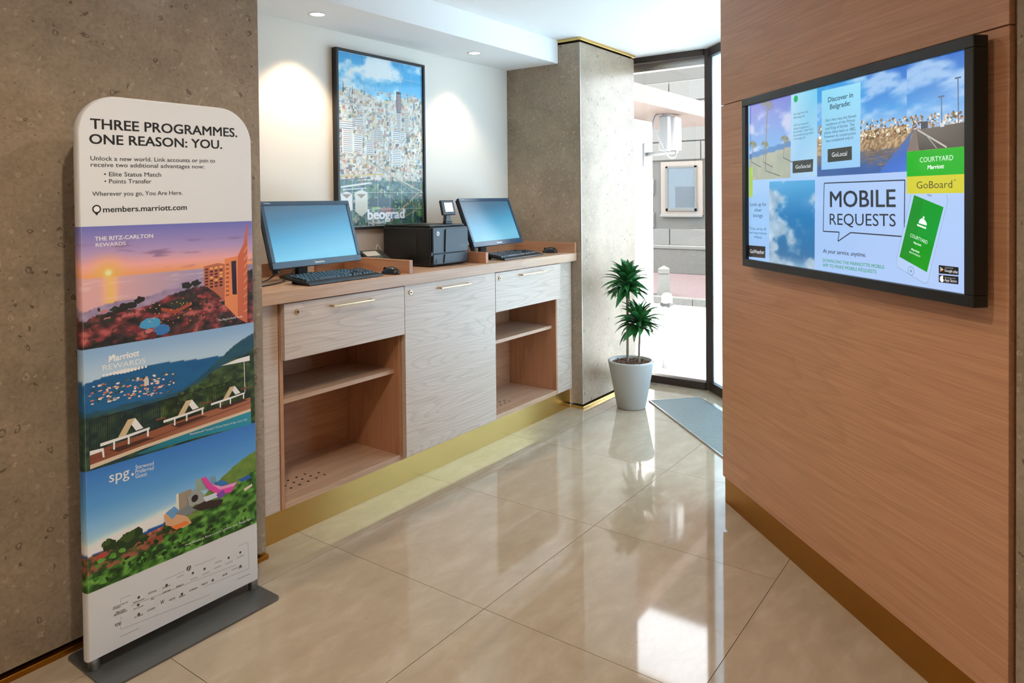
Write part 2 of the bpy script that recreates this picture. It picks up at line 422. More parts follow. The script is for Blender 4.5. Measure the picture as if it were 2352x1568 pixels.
# rest of the lobby round the camera
struct('wall_rear', box(B(), -2.7, -2.6, -2.6, 2.42, 0, Z_CEIL), M['plaster'], 'plain lobby wall behind the viewer')
struct('wall_side', box(B(), -2.6, 1.2, -2.7, -2.6, 0, Z_CEIL), M['panel'], 'wood clad lobby wall to the side')

# ---- glass wall facing the street
def frame_piece(nm, par, *a, mat=None): return put(nm, box(B(), *a, .002), mat or M['bronze'], par)
w1 = thing('window_1', 'tall fixed glass pane in a dark bronze frame beside the column', None, (X_WIN, 2.12, 0)); w1['kind'] = 'structure'
frame_piece('head', w1, X_WIN - .03, X_WIN + .03, 1.89, 2.60, 2.385, Z_CEIL)
frame_piece('sill', w1, X_WIN - .03, X_WIN + .05, 1.89, 2.60, 0, .055)
frame_piece('mullion', w1, X_WIN - .02, X_WIN + .05, 1.835, 1.889, 0, Z_CEIL)
frame_piece('jamb', w1, X_WIN - .03, X_WIN + .03, 2.60, 2.66, 0, Z_CEIL)
put('pane', box(B(), X_WIN + .004, X_WIN + .010, 1.889, 2.60, .055, 2.385), M['glass'], w1)
frame_piece('outer_head', w1, X_WIN + .06, X_WIN + .12, 1.89, 2.60, 2.335, Z_CEIL, mat=M['alu'])
struct('wall_return', box(B(), 4.851, 4.94, Y_COL + .06, 3.1, 0, Z_CEIL - .001), M['stone'], 'stone return beside the window')

w2 = bpy.data.objects.new('window_2', None); COL.objects.link(w2)
W2M = Matrix.Translation(WC) @ Matrix.Rotation(TA, 4, 'Z')
w2.matrix_world = W2M; MW[w2.name] = W2M; w2['kind'] = 'structure'; w2['label'] = 'long frosted glass pane in a dark bronze frame turned towards the entrance'
def p2(nm, *a, mat=None, bev=.002): return put(nm, box(B(), *a, bev), mat or M['bronze'], w2, local=True)
p2('head', -3.6, -.035, -.03, .035, 2.37, Z_CEIL)
p2('sill', -3.6, -.035, -.03, .035, 0, .065)
p2('corner_post', -.034, .02, -.055, -.003, 0, Z_CEIL)
p2('mullion', -1.62, -1.57, -.03, .03, .065, 2.37)
p2('pane', -1.57, -.036, -.004, .002, .065, 2.37, mat=M['film'], bev=0)
p2('pane', -3.6, -1.62, -.004, .002, .065, 2.37, mat=M['film'], bev=0)

# ---- entrance mat set into the floor
mt = bpy.data.objects.new('floor_mat', None); COL.objects.link(mt)
tag(mt, 'grey ribbed entrance mat set into the floor by the window', 'floor mat')
mt.matrix_world = W2M; MW[mt.name] = W2M
put('backing', box(B(), -3.0, -.195, .18, .545, .0005, .003), plain('mat_rubber', (44, 50, 52), .8), mt, local=True)
bm = B()
x = -2.99
while x < -.20:
    box(bm, x, x + .0095, .186, .539, .003, .008); x += .0165
rb = put('ribs', bm, plain('mat_rib', (138, 146, 146), .55), mt, local=True); rb['kind'] = 'stuff'
bm = B()
for a in ((-3.0, -.195, .1775, .1845), (-3.0, -.195, .5405, .5475), (-.1945, -.188, .1775, .5475)): box(bm, *a, .0005, .009)
put('edge_frame', bm, M['alu'], mt, local=True)

# ---- recessed downlights
def downlight(x, y, z, label, energy, col=(1, .80, .58), group=None, spot=R(95)):
    t = thing('downlight', label, 'ceiling light', (x, y, z), 0, group)
    bm = lathe(B(), [(.034, -.002), (.046, -.003), (.047, 0), (.034, .0)], n=32)
    put('trim_ring', bm, plain('lamp_ring', (245, 243, 238), .4), t, local=True, smooth=True)
    bm = cyl(B(), (0, 0, -.0012), (0, 0, -.0002), .033, n=32)
    put('lens', bm, emit('lamp_lens', (255, 240, 215), 6), t, local=True)
    ld = bpy.data.lights.new('downlight_lamp', 'SPOT'); ld.energy = energy; ld.color = col; ld.spot_size = spot; ld.spot_blend = .55 if spot < 2 else 1.0; ld.shadow_soft_size = .03
    lo = bpy.data.objects.new('lamp', ld); COL.objects.link(lo); lo.parent = t; lo.location = (0, 0, -.02)
    return t
downlight(2.264, 2.782, Z_SOF, 'recessed round downlight in the soffit left of the poster', 27)
downlight(3.449, 2.770, Z_SOF, 'recessed round downlight in the soffit right of the poster', 13)
for x, y, e, lb in ((.75, 1.2, 62, 'in front of the banner'), (-.9, 1.05, 36, 'beside the long stone wall'), (.35, -.3, 22, 'right above the viewer'), (-.9, -.9, 34, 'in the far lobby corner'), (1.75, 1.45, 26, 'before the wall display')):
    downlight(x, y, Z_CEIL, 'recessed round downlight in the lobby ceiling ' + lb, e, (1, .87, .71), 'lobby downlights', R(168))

# ------------------------------------------------------------------ the street
G = -.6
struct('street', box(B(), 5.2, 60, -30, 40, G - .2, G), plain('asphalt', (200, 198, 194), .85, bump=.3, bscale=60, var=.06), 'pale sunlit street outside')
struct('porch', prism(B(), [(5.03, 3.49), (5.03, 1.83), (2.30, -.98), (2.52, -1.20), (5.30, 1.70), (5.30, 3.49)], G, -.02), plain('porch_stone', (205, 200, 192), .7, var=.05, bscale=40), 'pale stone step outside the glass')
pv = struct('pavement', box(B(), 12.6, 16.5, -12, 30, G, G + .13), plain('pink_paving', (70, 56, 56), .8, var=.1, bscale=9), 'pink paved pavement across the street')
bmk = None
for k in range(12):
    put('kerb_stone', box(B(), 12.45, 12.599, 1.0 + k*.8 + .004, 1.8 + k*.8 - .004, G, G + .135, .012, 2), plain('kerb', (74, 73, 70), .85, var=.15, bscale=25) if k == 0 else bpy.data.materials['kerb'], pv)
# rendered exterior wall and the eave over it
struct('wall_outer', box(B(), 5.06, 7.56, 3.5, 4.6, G, 2.235), plain('white_render', (240, 236, 228), .85, bump=.1, bscale=120), 'white rendered outer wall beyond the window')
bm = box(B(), 5.06, 8.4, 2.85, 9, 2.237, 2.40)
struct('trim_2', bm, plain('brown_eave', (84, 68, 62), .6), 'brown boarded eave over the outer wall')

fb = thing('stone_building', 'pale stone building with one shuttered window across the street', 'building', (16.5, 7, G + .13))
ms = plain('facade_stone', (84, 82, 78), .85, bump=.2, bscale=30, var=.08)
put('wall', box(B(), 16.56, 18, 0, 14, G + .13, 9), plain('facade_joint', (70, 68, 64), .9), fb)
WY0, WY1, WZ0, WZ1 = 6.49, 7.28, 1.045, 2.138
zz = [.20, .62, 1.03, 1.44, 1.845, 2.275, 2.73, 3.2, 3.7, 4.2]
put('plinth', box(B(), 16.44, 16.57, 0, 14, G + .13, .12, .01), plain('facade_plinth', (76, 73, 68), .9, bump=.4, bscale=20, var=.1), fb)
put('plinth_cap', box(B(), 16.41, 16.57, 0, 14, .122, .215, .02, 2), ms, fb)
for k in range(len(zz) - 1):
    z0, z1 = zz[k] + .012, zz[k+1] - .012
    if k < 1 or k > 4: rows = [0, 1.6, 3.2, 4.8, 6.4, 8.0, 9.6, 11.2, 12.8, 14] if k % 2 else [0, .8, 2.4, 4.0, 5.6, 7.2, 8.8, 10.4, 12, 14]
    else:
        e = .2 if k % 2 else .42
        rows = [0, 1.6, 3.4, 5.0, 6.17 - (0 if k % 2 else .2), None, 7.60 + (0 if k % 2 else .2), 9.2, 11, 12.4, 14]
    for a, b2 in zip(rows, rows[1:]):
        if a is None or b2 is None: continue
        put('stone_block', box(B(), 16.5, 16.57, a + .01, b2 - .01, z0, z1, .012), ms, fb)
wf = put('window', box(B(), 16.50, 16.56, 6.36, 7.42, .95, 2.25), plain('facade_frame', (100, 92, 84), .8), fb)
bmw = B()
for a in ((WY0, WY0+.06, WZ0, WZ1), (WY1-.06, WY1, WZ0, WZ1), (WY0, WY1, WZ0, WZ0+.07), (WY0, WY1, WZ1-.05, WZ1)): box(bmw, 16.46, 16.499, a[0], a[1], a[2], a[3], .004)
put('window_frame', bmw, plain('bronze_window', (62, 60, 55), .5), wf)
put('pane', box(B(), 16.478, 16.4985, WY0+.05, WY1-.05, WZ0+.06, WZ1-.04), plain('dark_pane', (44, 58, 66), .12), wf)
put('pane_blind', box(B(), 16.470, 16.477, WY0+.07, WY1-.25, WZ0+.09, WZ1-.5), plain('dark_blind', (28, 40, 48), .4), wf)
put('window_sill', box(B(), 16.42, 16.5, 6.36, 7.42, .9, .96, .01), ms, wf)

# concrete bollard
bt = thing('bollard', 'square concrete bollard with a pointed cap on the far kerb', 'bollard', (12.72, 5.67, G + .13), R(20))
mb = plain('bollard_concrete', (74, 74, 70), .9, var=.08, bscale=20)
bm = B()
def tpr(bm, h0, h1, a, b2):
    A = [bm.verts.new((sx*a, sy*a, h0)) for sx, sy in ((-1,-1),(1,-1),(1,1),(-1,1))]; C = [bm.verts.new((sx*b2, sy*b2, h1)) for sx, sy in ((-1,-1),(1,-1),(1,1),(-1,1))]
    bm.faces.new(A[::-1]); bm.faces.new(C)
    for i in range(4): bm.faces.new((A[i], A[(i+1)%4], C[(i+1)%4], C[i]))
tpr(bm, 0, .40, .125, .10); put('shaft', bm, mb, bt, local=True)
bm = B(); tpr(bm, .415, .50, .102, .10); tpr(bm, .50, .555, .10, .012); tpr(bm, .39, .42, .085, .085); put('cap', bm, mb, bt, local=True)

# ash post
sp_ = thing('ash_post', 'white cylindrical ash bin post standing at the corner of the outer wall', 'ash bin', (7.80, 3.44, G))
mp_ = plain('post_enamel', (120, 123, 124), .35)
put('shaft', cyl(B(), (0,0,.0), (0,0,.72), .062, n=28), mp_, sp_, local=True, smooth=True)
put('ash_slot', box(B(), -.058, .058, -.058, .058, .721, .752), plain('slot_dark', (40, 42, 42), .5), sp_, local=True)
put('cap', lathe(B(), [(.0, .753), (.064, .753), (.064, .82), (.055, .855), (.03, .872), (0, .876)], n=28), mp_, sp_, local=True, smooth=True)

# radio antenna on the outer wall
an = thing('wall_antenna', 'grey panel antenna on a steel bracket with a looping cable, outside the window', 'antenna', (7.40, 3.5, 1.75))
mg = plain('antenna_steel', (120, 124, 126), .4, .3)
bm = box(B(), 7.30, 7.46, 3.475, 3.498, 1.72, 1.98, .004); put('wall_plate', bm, mg, an)
bm = cyl(B(), (7.38, 3.48, 1.86), (7.12, 3.02, 1.86), .022, n=12); put('arm', bm, mg, an)
bm = box(B(), 6.91, 6.99, 3.02, 3.13, 1.86, 2.22, .008); put('pole_clamp', bm, mg, an)
bm = box(B(), 7.0, 7.16, 2.98, 3.04, 1.87, 2.215, .012, 2); put('antenna_panel', bm, plain('antenna_white', (150, 150, 150), .4), an)
bm = cyl(B(), (6.95, 3.07, 2.215), (6.95, 3.07, 2.234), .03, n=12); put('pole_cap', bm, mg, an)
bm = tube(B(), [(6.90, 3.12, 2.237), (6.80, 3.12, 2.20), (6.77, 3.12, 2.08), (6.86, 3.08, 1.93), (6.98, 3.05, 1.80), (7.08, 3.02, 1.80), (7.09, 3.02, 1.87)], .008)
put('cable', bm, plain('cable_grey', (90, 92, 95), .5), an, smooth=True)
# ------------------------------------------------------------------ desk
ZT = 1.024
Z_UNDER = .972
def handle(par, x0, x1, z, y=Y_FRONT):
    bm = box(B(), x0, x1, y - .030, y - .022, z - .004, z + .004, .0012)
    box(bm, x0, x0 + .009, y - .022, y - .0002, z - .004, z + .004)
    box(bm, x1 - .009, x1, y - .022, y - .0002, z - .004, z + .004)
    return put('handle', bm, M['handle'], par)
M['handle'] = plain('champagne_metal', (206, 176, 138), .25, 1)
def lock(par, x, z, y=Y_FRONT):
    l = put('lock', cyl(B(), (x, y - .0002, z), (x, y - .006, z), .0115, .010, n=24), M['handle'], par)
    bm = cyl(B(), (x, y - .0062, z), (x, y - .0072, z), .0045, n=14); return l, bm
def cabinet(label, x0, x1, kind, ends=()):
    """x0,x1: outer carcass; fronts overlay the carcass"""
    c = thing('desk_cabinet', label, 'cabinet', ((x0 + x1) / 2, 2.65, .1265))
    T, D, Zb = .017, Y_BACK - .02, .127
    Yb = 2.832
    front_edge = M['woodX']
    put('side_panel', box(B(), x0, x0 + T, Y_CARC, Yb + .012, Zb, Z_UNDER - .001, .0006), M['woodZ'], c)
    put('side_panel', box(B(), x1 - T, x1, Y_CARC, Yb + .012, Zb, Z_UNDER - .001, .0006), M['woodZ'], c)
    put('bottom_panel', box(B(), x0 + T, x1 - T, Y_CARC, Yb, Zb, .155, .0006), M['woodTop'], c)
    put('back_panel', box(B(), x0 + T, x1 - T, Yb, Yb + .012, Zb, Z_UNDER - .001), M['woodX3'], c)
    return c
M['woodX3'] = wood('oak_back_veneer', (190, 140, 104), (146, 98, 68), 'X', .45, 9, 11)

# left unit
c1 = cabinet('oak cabinet nearest the banner with a drawer above open shelves', 1.787, 2.4755, 'open')
put('end_panel', box(B(), X_WALL + .001, 1.785, Y_CARC + .004, Y_CARC + .022, .127, Z_UNDER - .001, .0006), M['woodX'], c1)
put('shelf', box(B(), 1.804, 2.4585, 2.494, 2.832, .546, .566, .0008), M['woodTop'], c1)
d = put('drawer', box(B(), 1.7925, 2.4745, Y_FRONT, Y_CARC - .001, .738, .967, .0008), M['woodX'], c1)
handle(d, 2.024, 2.256, .932); l, bmk = lock(d, 1.855, .928)
put('keyhole', bmk, M['black'], l)
def vent(par, x0):
    me = None
    for i in range(6):
        for j in range(3):
            if i + j >= 7: continue
            if me is None:
                me = bpy.data.meshes.new('vent_hole'); bm = cyl(B(), (0, 0, 0), (0, 0, .0006), .006, n=12); bm.to_mesh(me); bm.free(); me.materials.append(M['black'])
            o = bpy.data.objects.new('vent_hole', me); COL.objects.link(o); o.parent = par
            o.location = Vector((x0 + .045*i, 2.565 + .04*j, .1549)) - MW[par.name].translation
vent(c1, 1.865)
# middle unit
c2 = cabinet('closed oak cabinet with one tall door below the printer', 2.4765, 3.1935, 'closed')
d = put('door', box(B(), 2.4775, 3.1915, Y_FRONT, Y_CARC - .001, .143, .970, .0008), M['woodX2'], c2)
handle(d, 2.712, 2.948, .935); l, bmk = lock(d, 2.515, .934); put('keyhole', bmk, M['black'], l)
# right unit
c3 = cabinet('oak cabinet nearest the column with a drawer above open shelves', 3.1945, 3.880, 'open')
put('end_panel', box(B(), 3.882, X_COL - .004, Y_CARC + .004, Y_CARC + .022, .127, Z_UNDER - .001, .0006), M['woodX'], c3)
put('shelf', box(B(), 3.2115, 3.8625, 2.494, 2.832, .549, .569, .0008), M['woodTop'], c3)
d = put('drawer', box(B(), 3.1955, 3.878, Y_FRONT, Y_CARC - .001, .745, .967, .0008), M['woodX2'], c3)
handle(d, 3.424, 3.674, .936); l, bmk = lock(d, 3.233, .934); put('keyhole', bmk, M['black'], l)
vent(c3, 3.27)

# worktop with upstands
wt = thing('desk_worktop', 'continuous oak worktop with low upstands and dividers', 'worktop', (2.9, 2.7, Z_UNDER))
put('slab', box(B(), X_WALL + .001, X_COL - .003, Y_TOP, Y_BACK - .002, Z_UNDER, ZT, .001), M['woodTop'], wt)
ZU = 1.089
put('divider', box(B(), 2.512, 2.535, Y_TOP + .012, Y_BACK - .006, ZT + .0003, ZU, .001), M['woodY'], wt)
put('divider', box(B(), 3.139, 3.162, Y_TOP + .035, Y_BACK - .006, ZT + .0003, ZU - .004, .001), M['woodY'], wt)
put('divider', box(B(), X_COL - .0255, X_COL - .0035, Y_TOP + .001, Y_BACK - .006, ZT + .0003, 1.092, .001), M['woodY'], wt)
put('upstand', box(B(), X_WALL + .001, 2.27, 2.905, 2.925, ZT + .0003, ZU, .001), M['woodX3'], wt)
put('upstand', box(B(), 2.335, 2.511, 2.905, 2.925, ZT + .0003, ZU, .001), M['woodX3'], wt)
put('upstand', box(B(), 3.163, 3.60, 2.905, 2.925, ZT + .0003, ZU, .001), M['woodX3'], wt)
put('upstand', box(B(), 3.66, X_COL - .026, 2.905, 2.925, ZT + .0003, ZU, .001), M['woodX3'], wt)

# ------------------------------------------------------------------ monitors
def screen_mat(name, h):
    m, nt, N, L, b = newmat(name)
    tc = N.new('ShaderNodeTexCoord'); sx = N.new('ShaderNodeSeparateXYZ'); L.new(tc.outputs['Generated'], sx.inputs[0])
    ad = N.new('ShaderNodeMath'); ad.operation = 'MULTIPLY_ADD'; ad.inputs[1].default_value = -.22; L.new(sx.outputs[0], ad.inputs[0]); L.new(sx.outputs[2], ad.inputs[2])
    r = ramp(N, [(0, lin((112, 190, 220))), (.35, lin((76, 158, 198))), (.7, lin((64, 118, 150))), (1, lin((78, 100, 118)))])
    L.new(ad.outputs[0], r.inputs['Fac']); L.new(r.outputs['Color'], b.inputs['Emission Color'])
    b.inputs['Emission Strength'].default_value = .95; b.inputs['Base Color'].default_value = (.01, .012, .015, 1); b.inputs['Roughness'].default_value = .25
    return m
M['lcd'] = screen_mat('painted_sky_reflection', 1)  # sky reflection on the dark screens, painted as a glowing blue gradient
M['bezel'] = plain('monitor_bezel', (52, 72, 92), .22)  # blue of the reflected sky mixed into the bezel colour
def monitor(label, x, y, z, yaw, tilt, W, H, side):
    t = thing('computer_monitor', label, 'monitor', (x, y, ZT + .0003), yaw, 'desktop monitors')
    Mt = Matrix.Translation((0, 0, z - ZT)) @ Matrix.Rotation(-tilt, 4, 'X')
    def lb(nm, bm, mat, par=None, sm=False):
        bmesh.ops.transform(bm, matrix=Mt, verts=bm.verts); return put(nm, bm, mat, par or t, local=True, smooth=sm)
    bz, bb_ = .020, .030
    bm = B(); bw = W / 2
    for a in ((-bw, bw, 0, bb_), (-bw, bw, H - bz, H), (-bw, -bw + bz, bb_, H - bz), (bw - bz, bw, bb_, H - bz)): box(bm, a[0], a[1], 0, .018, a[2], a[3], .0015)
    lb('bezel', bm, M['bezel'])
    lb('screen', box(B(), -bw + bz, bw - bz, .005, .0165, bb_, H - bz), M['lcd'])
    bm = box(B(), -bw + .004, bw - .004, .0185, .032, .004, H - .004, .004, 2); box(bm, -bw*.5, bw*.5, .0325, .058, .05, H - .07, .012, 2)
    lb('back_shell', bm, M['blackplastic'])
    lb('power_button', box(B(), bw - .045, bw - .030, -.0012, -.0002, .012, .015), M['satinblack'])
    yb = .12
    bm = box(B(), -.032, .032, yb, yb + .022, .008, z - ZT + .10, .003); put('neck', bm, M['blackplastic'], t, local=True)
    bm = box(B(), -.03, .03, .075, yb + .01, z - ZT + .09, z - ZT + .14, .004); put('neck_bracket', bm, M['blackplastic'], t, local=True)
    bm = lathe(B(), [(0, .012), (.08, .012), (.105, .006), (.106, 0)], c=(0, yb, .0), n=40)
    bmesh.ops.scale(bm, vec=(1.15, .82, 1), space=Matrix.Translation((0, -yb, 0)), verts=bm.verts); put('base', bm, M['blackplastic'], t, local=True, smooth=True)
    bm = cyl(B(), (side*bw*.82, .045, .03), (side*bw*.82, .045, -.015), .018, n=12); lb('cable_plug', bm, M['blackplastic'])
    t['_mt'] = 0
    return t, Mt
mon1, mon1M = monitor('large computer monitor standing beside the stone wall', 2.183, 2.684, 1.084, R(4.2), R(16.4), .545, .309, -1)
mon2, mon2M = monitor('computer monitor standing beside the column', 3.470, 2.604, 1.106, R(5.1), R(21), .561, .301, -1)

# ------------------------------------------------------------------ keyboards and mice
M['key'] = plain('key_caps', (34, 44, 54), .3)
def keyboard(label, x, y, yaw):
    t = thing('keyboard', label, 'keyboard', (x, y, ZT + .0003), yaw, 'black keyboards')
    W, D = .447, .158
    bm = B()
    prof = [(0, .004), (.002, .010), (.03, .016), (D - .01, .030), (D, .028), (D, .022), (D - .02, .018), (0, .002)]
    a = [bm.verts.new((0, p[0], p[1])) for p in prof]; b2 = [bm.verts.new((W, p[0], p[1])) for p in prof]; n = len(prof)
    bm.faces.new(a); bm.faces.new(b2[::-1])
    for i in range(n): bm.faces.new((a[(i+1)%n], a[i], b2[i], b2[(i+1)%n]))
    bmesh.ops.recalc_face_normals(bm, faces=bm.faces)
    put('case', bm, M['blackplastic'], t, local=True)
    bm = B()
    def key(u, v, wd, dp=.0148):
        zz_ = .0165 + (v - .03) * .125
        A = [bm.verts.new(p) for p in ((u, v, zz_), (u + wd, v, zz_), (u + wd, v + dp, zz_ + dp*.125), (u, v + dp, zz_ + dp*.125))]
        i_ = .0022
        C = [bm.verts.new(p) for p in ((u + i_, v + i_*.6, zz_ + .0075), (u + wd - i_, v + i_*.6, zz_ + .0075), (u + wd - i_, v + dp - i_*1.3, zz_ + .0078 + dp*.1), (u + i_, v + dp - i_*1.3, zz_ + .0078 + dp*.1))]
        bm.faces.new(C)
        for i in range(4): bm.faces.new((A[i], A[(i+1)%4], C[(i+1)%4], C[i]))
    P = .0186; v0 = .034; u0 = .012
    rows = [([1.4, 1.1, 1.4, 5.6, 1.4, 1.1, 1.1, 1.4], 0), ([2.3] + [1]*10 + [2.0], 1), ([1.8] + [1]*11 + [1.7], 2), ([1.5] + [1]*12 + [1.0], 3), ([1]*13 + [1.5], 4), ([1, .5, 1, 1, 1, 1, .4, 1, 1, 1, 1, .4, 1, 1, 1], 5)]
    for ks, r in rows:
        u = u0; s_ = 14.5 * P / sum(ks) / P
        for kk, wd in enumerate(ks):
            if wd > .6: key(u, v0 + r * P * 1.0 + (.004 if r == 5 else 0), wd * s_ * P - .0016)
            u += wd * s_ * P
    for r in (0, 3, 4, 5):
        for k in range(3): key(u0 + 14.9 * P + k * P, v0 + r * P + (.004 if r == 5 else 0), P - .0016)
    key(u0 + 15.9 * P, v0 + P, P - .0016)
    for r in range(5):
        for k in range(4): key(u0 + 18.25 * P + k * P, v0 + r * P, P - .0016)
    ko = put('keys', bm, M['key'], t, local=True); ko['kind'] = 'stuff'
    for k in (0, 1):
        put('foot', box(B(), .03 + k * (W - .08), .06 + k * (W - .08), D - .022, D - .012, 0, .021, .001), M['blackplastic'], t, local=True)
    return t
keyboard('black keyboard in front of the larger monitor beside the stone wall', 1.926, 2.441, R(3.6))
keyboard('black keyboard in front of the monitor beside the column', 3.333, 2.468, R(4.0))
def mouse(label, x, y, yaw):
    t = thing('computer_mouse', label, 'mouse', (x, y, ZT + .0003), yaw, 'black mice')
    bm = B(); bmesh.ops.create_uvsphere(bm, u_segments=24, v_segments=14, radius=1)
    for v in bm.verts:
        u, q, h = v.co
        wd = .029 * (1 - .14 * math.cos(u * 2.4)); hh = .037 * (1 - .30 * max(0, u) ** 1.5 - .12 * u)
        v.co = (u * .053, q * wd, max(0, h) * hh + (min(0, h) * .0005) + .0006)
    put('shell', bm, plain('mouse_shell', (30, 32, 36), .3), t, local=True, smooth=True)
    put('wheel', cyl(B(), (.030, -.003, .0245), (.030, .003, .0245), .009, n=16), M['satinblack'], t, local=True)
    put('logo', box(B(), -.030, -.018, -.006, .006, .0348, .0353), M['alu'], t, local=True)
    return t
mouse('black mouse on the worktop against the divider beside the larger monitor', 2.452, 2.503, R(100))
mouse('black mouse on the worktop near the column', 3.972, 2.575, R(104))

# ------------------------------------------------------------------ printer
pr = thing('laser_printer', 'black desktop laser printer with a raised control screen', 'printer', (2.95, 2.55, ZT + .0003))
X0, X1, YP0, YP1, ZP = 2.803, 3.098, 2.552, 2.915, 1.246
mpr = plain('printer_plastic', (20, 21, 23), .32, bump=.05, bscale=700)
mprf = plain('printer_front', (52, 56, 62), .3, bump=.05, bscale=700)
put('body', box(B(), X0, X1, YP0 + .012, YP1, ZT + .004, ZP - .012, .008, 2), mpr, pr)
put('top_cover', box(B(), X0 + .004, X1 - .004, YP0 + .020, YP1 - .01, ZP - .011, ZP, .004, 2), mpr, pr)
put('output_tray', box(B(), X0 + .035, X1 - .035, YP0 + .09, YP1 - .05, ZP + .0004, ZP + .003, .001), M['satinblack'], pr)
put('front_panel', box(B(), X0 + .012, X1 - .002, YP0 + .002, YP0 + .0115, 1.094, 1.232, .003, 2), mprf, pr)
bm = B()
A = [(2.905, 1.100), (3.093, 1.100), (3.093, 1.222), (2.918, 1.222), (2.910, 1.215)]
put('paper_flap', slab_xz(bm, A, YP0 - .005, YP0 + .0018), mprf, pr)
ctr = put('paper_cassette', box(B(), X0 + .012, X1 - .002, YP0, YP0 + .0115, ZT + .012, 1.0905, .003, 2), mprf, pr)
put('cassette_face', slab_xz(B(), [(2.893, 1.044), (3.093, 1.044), (3.093, 1.087), (2.903, 1.087)], YP0 - .006, YP0 - .0003), mprf, ctr)
put('level_slot', box(B(), 2.834, 2.838, YP0 - .0012, YP0 - .0002, 1.045, 1.068), M['black'], ctr)
put('side_latch', box(B(), X0 - .002, X0 + .010, YP0 + .003, YP0 + .016, 1.083, 1.103, .001), M['blackplastic'], pr)
put('side_grip', box(B(), X0 - .0012, X0 - .0002, 2.72, 2.724, 1.13, 1.152), M['alu'], pr)
put('side_door', box(B(), X0 - .0022, X0 - .0002, 2.66, 2.82, 1.055, 1.20, .0006), mpr, pr)
put('logo_disc', cyl(B(), (2.853, YP0 + .0018, 1.200), (2.853, YP0 + .0006, 1.200), .0125, n=28), plain('logo_silver', (205, 208, 210), .3), pr)
# control screen on its arm
arm = put('screen_arm', slab_xz(B(), [(2.972, 1.236), (3.012, 1.236), (3.008, 1.30), (2.978, 1.30)], 2.600, 2.622), mprf, pr)
put('arm_hinge', cyl(B(), (2.966, 2.606, 1.252), (3.018, 2.606, 1.252), .012, n=16), mpr, pr)
CM = Matrix.Translation((2.990, 2.602, 1.336)) @ Matrix.Rotation(R(-14), 4, 'X')
bm = box(B(), -.054, .054, -.006, .010, -.042, .042, .005, 3, M=None); bmesh.ops.transform(bm, matrix=CM, verts=bm.verts)
cp = put('control_panel', bm, mpr, pr)
bm = box(B(), -.030, .034, -.0072, -.0062, -.024, .027); bmesh.ops.transform(bm, matrix=CM, verts=bm.verts)
put('touch_screen', bm, emit('lit_panel', (240, 240, 238), .9), cp)

# desk telephone behind the divider
ph = thing('desk_telephone', 'black desk telephone with a grey display behind the divider', 'telephone', (2.64, 2.80, ZT + .0003), R(-8))
PM = Matrix.Translation((0, 0, .037)) @ Matrix.Rotation(R(24), 4, 'X')
def ph_(nm, bm, mat, par=ph):
    bmesh.ops.transform(bm, matrix=PM, verts=bm.verts); return put(nm, bm, mat, par, local=True)
bd = ph_('body', box(B(), -.065, .075, -.085, .085, 0, .022, .004, 2), M['blackplastic'])
put('rear_stand', box(B(), -.05, .06, .02, .06, 0, .034), M['blackplastic'], ph, local=True)
ph_('display', box(B(), -.050, .035, .015, .068, .0222, .0236, .0005), plain('phone_display', (188, 182, 172), .3))
bm = B()
for i in range(4):
    for j in range(4): box(bm, -.050 + i*.022, -.034 + i*.022, -.075 + j*.020, -.062 + j*.020, .0222, .0252, .0008)
k_ = ph_('buttons', bm, plain('phone_keys', (70, 92, 78), .4)); k_['kind'] = 'stuff'
bm = tube(B(), [(2.80, 2.925, 1.10), (2.775, 2.93, 1.135), (2.765, 2.93, 1.11), (2.775, 2.93, 1.06), (2.79, 2.93, 1.03)], .0028)
tag(put('white_cable', bm, plain('cable_white', (225, 222, 214), .5), smooth=True), 'thin white cable looping behind the printer', 'cable')
# monitor leads
def lead(label, pts, r=.003):
    bm = tube(B(), pts, r); tag(put('monitor_lead', bm, M['blackplastic'], smooth=True), label, 'cable', 'monitor leads')
lead('black lead hanging off the larger monitor towards the wall', [(1.985, 2.72, 1.075), (1.95, 2.73, 1.045), (1.90, 2.72, 1.030), (1.80, 2.68, 1.0275), (1.70, 2.66, 1.0275)])
lead('black lead curling under the larger monitor', [(2.10, 2.75, 1.085), (2.06, 2.73, 1.055), (2.0, 2.70, 1.032), (1.92, 2.64, 1.0275), (1.80, 2.60, 1.0275), (1.70, 2.59, 1.0275)])
lead('black lead hanging below the monitor beside the column', [(3.245, 2.70, 1.075), (3.25, 2.72, 1.045), (3.26, 2.76, 1.029), (3.30, 2.84, 1.029), (3.40, 2.88, 1.029)])
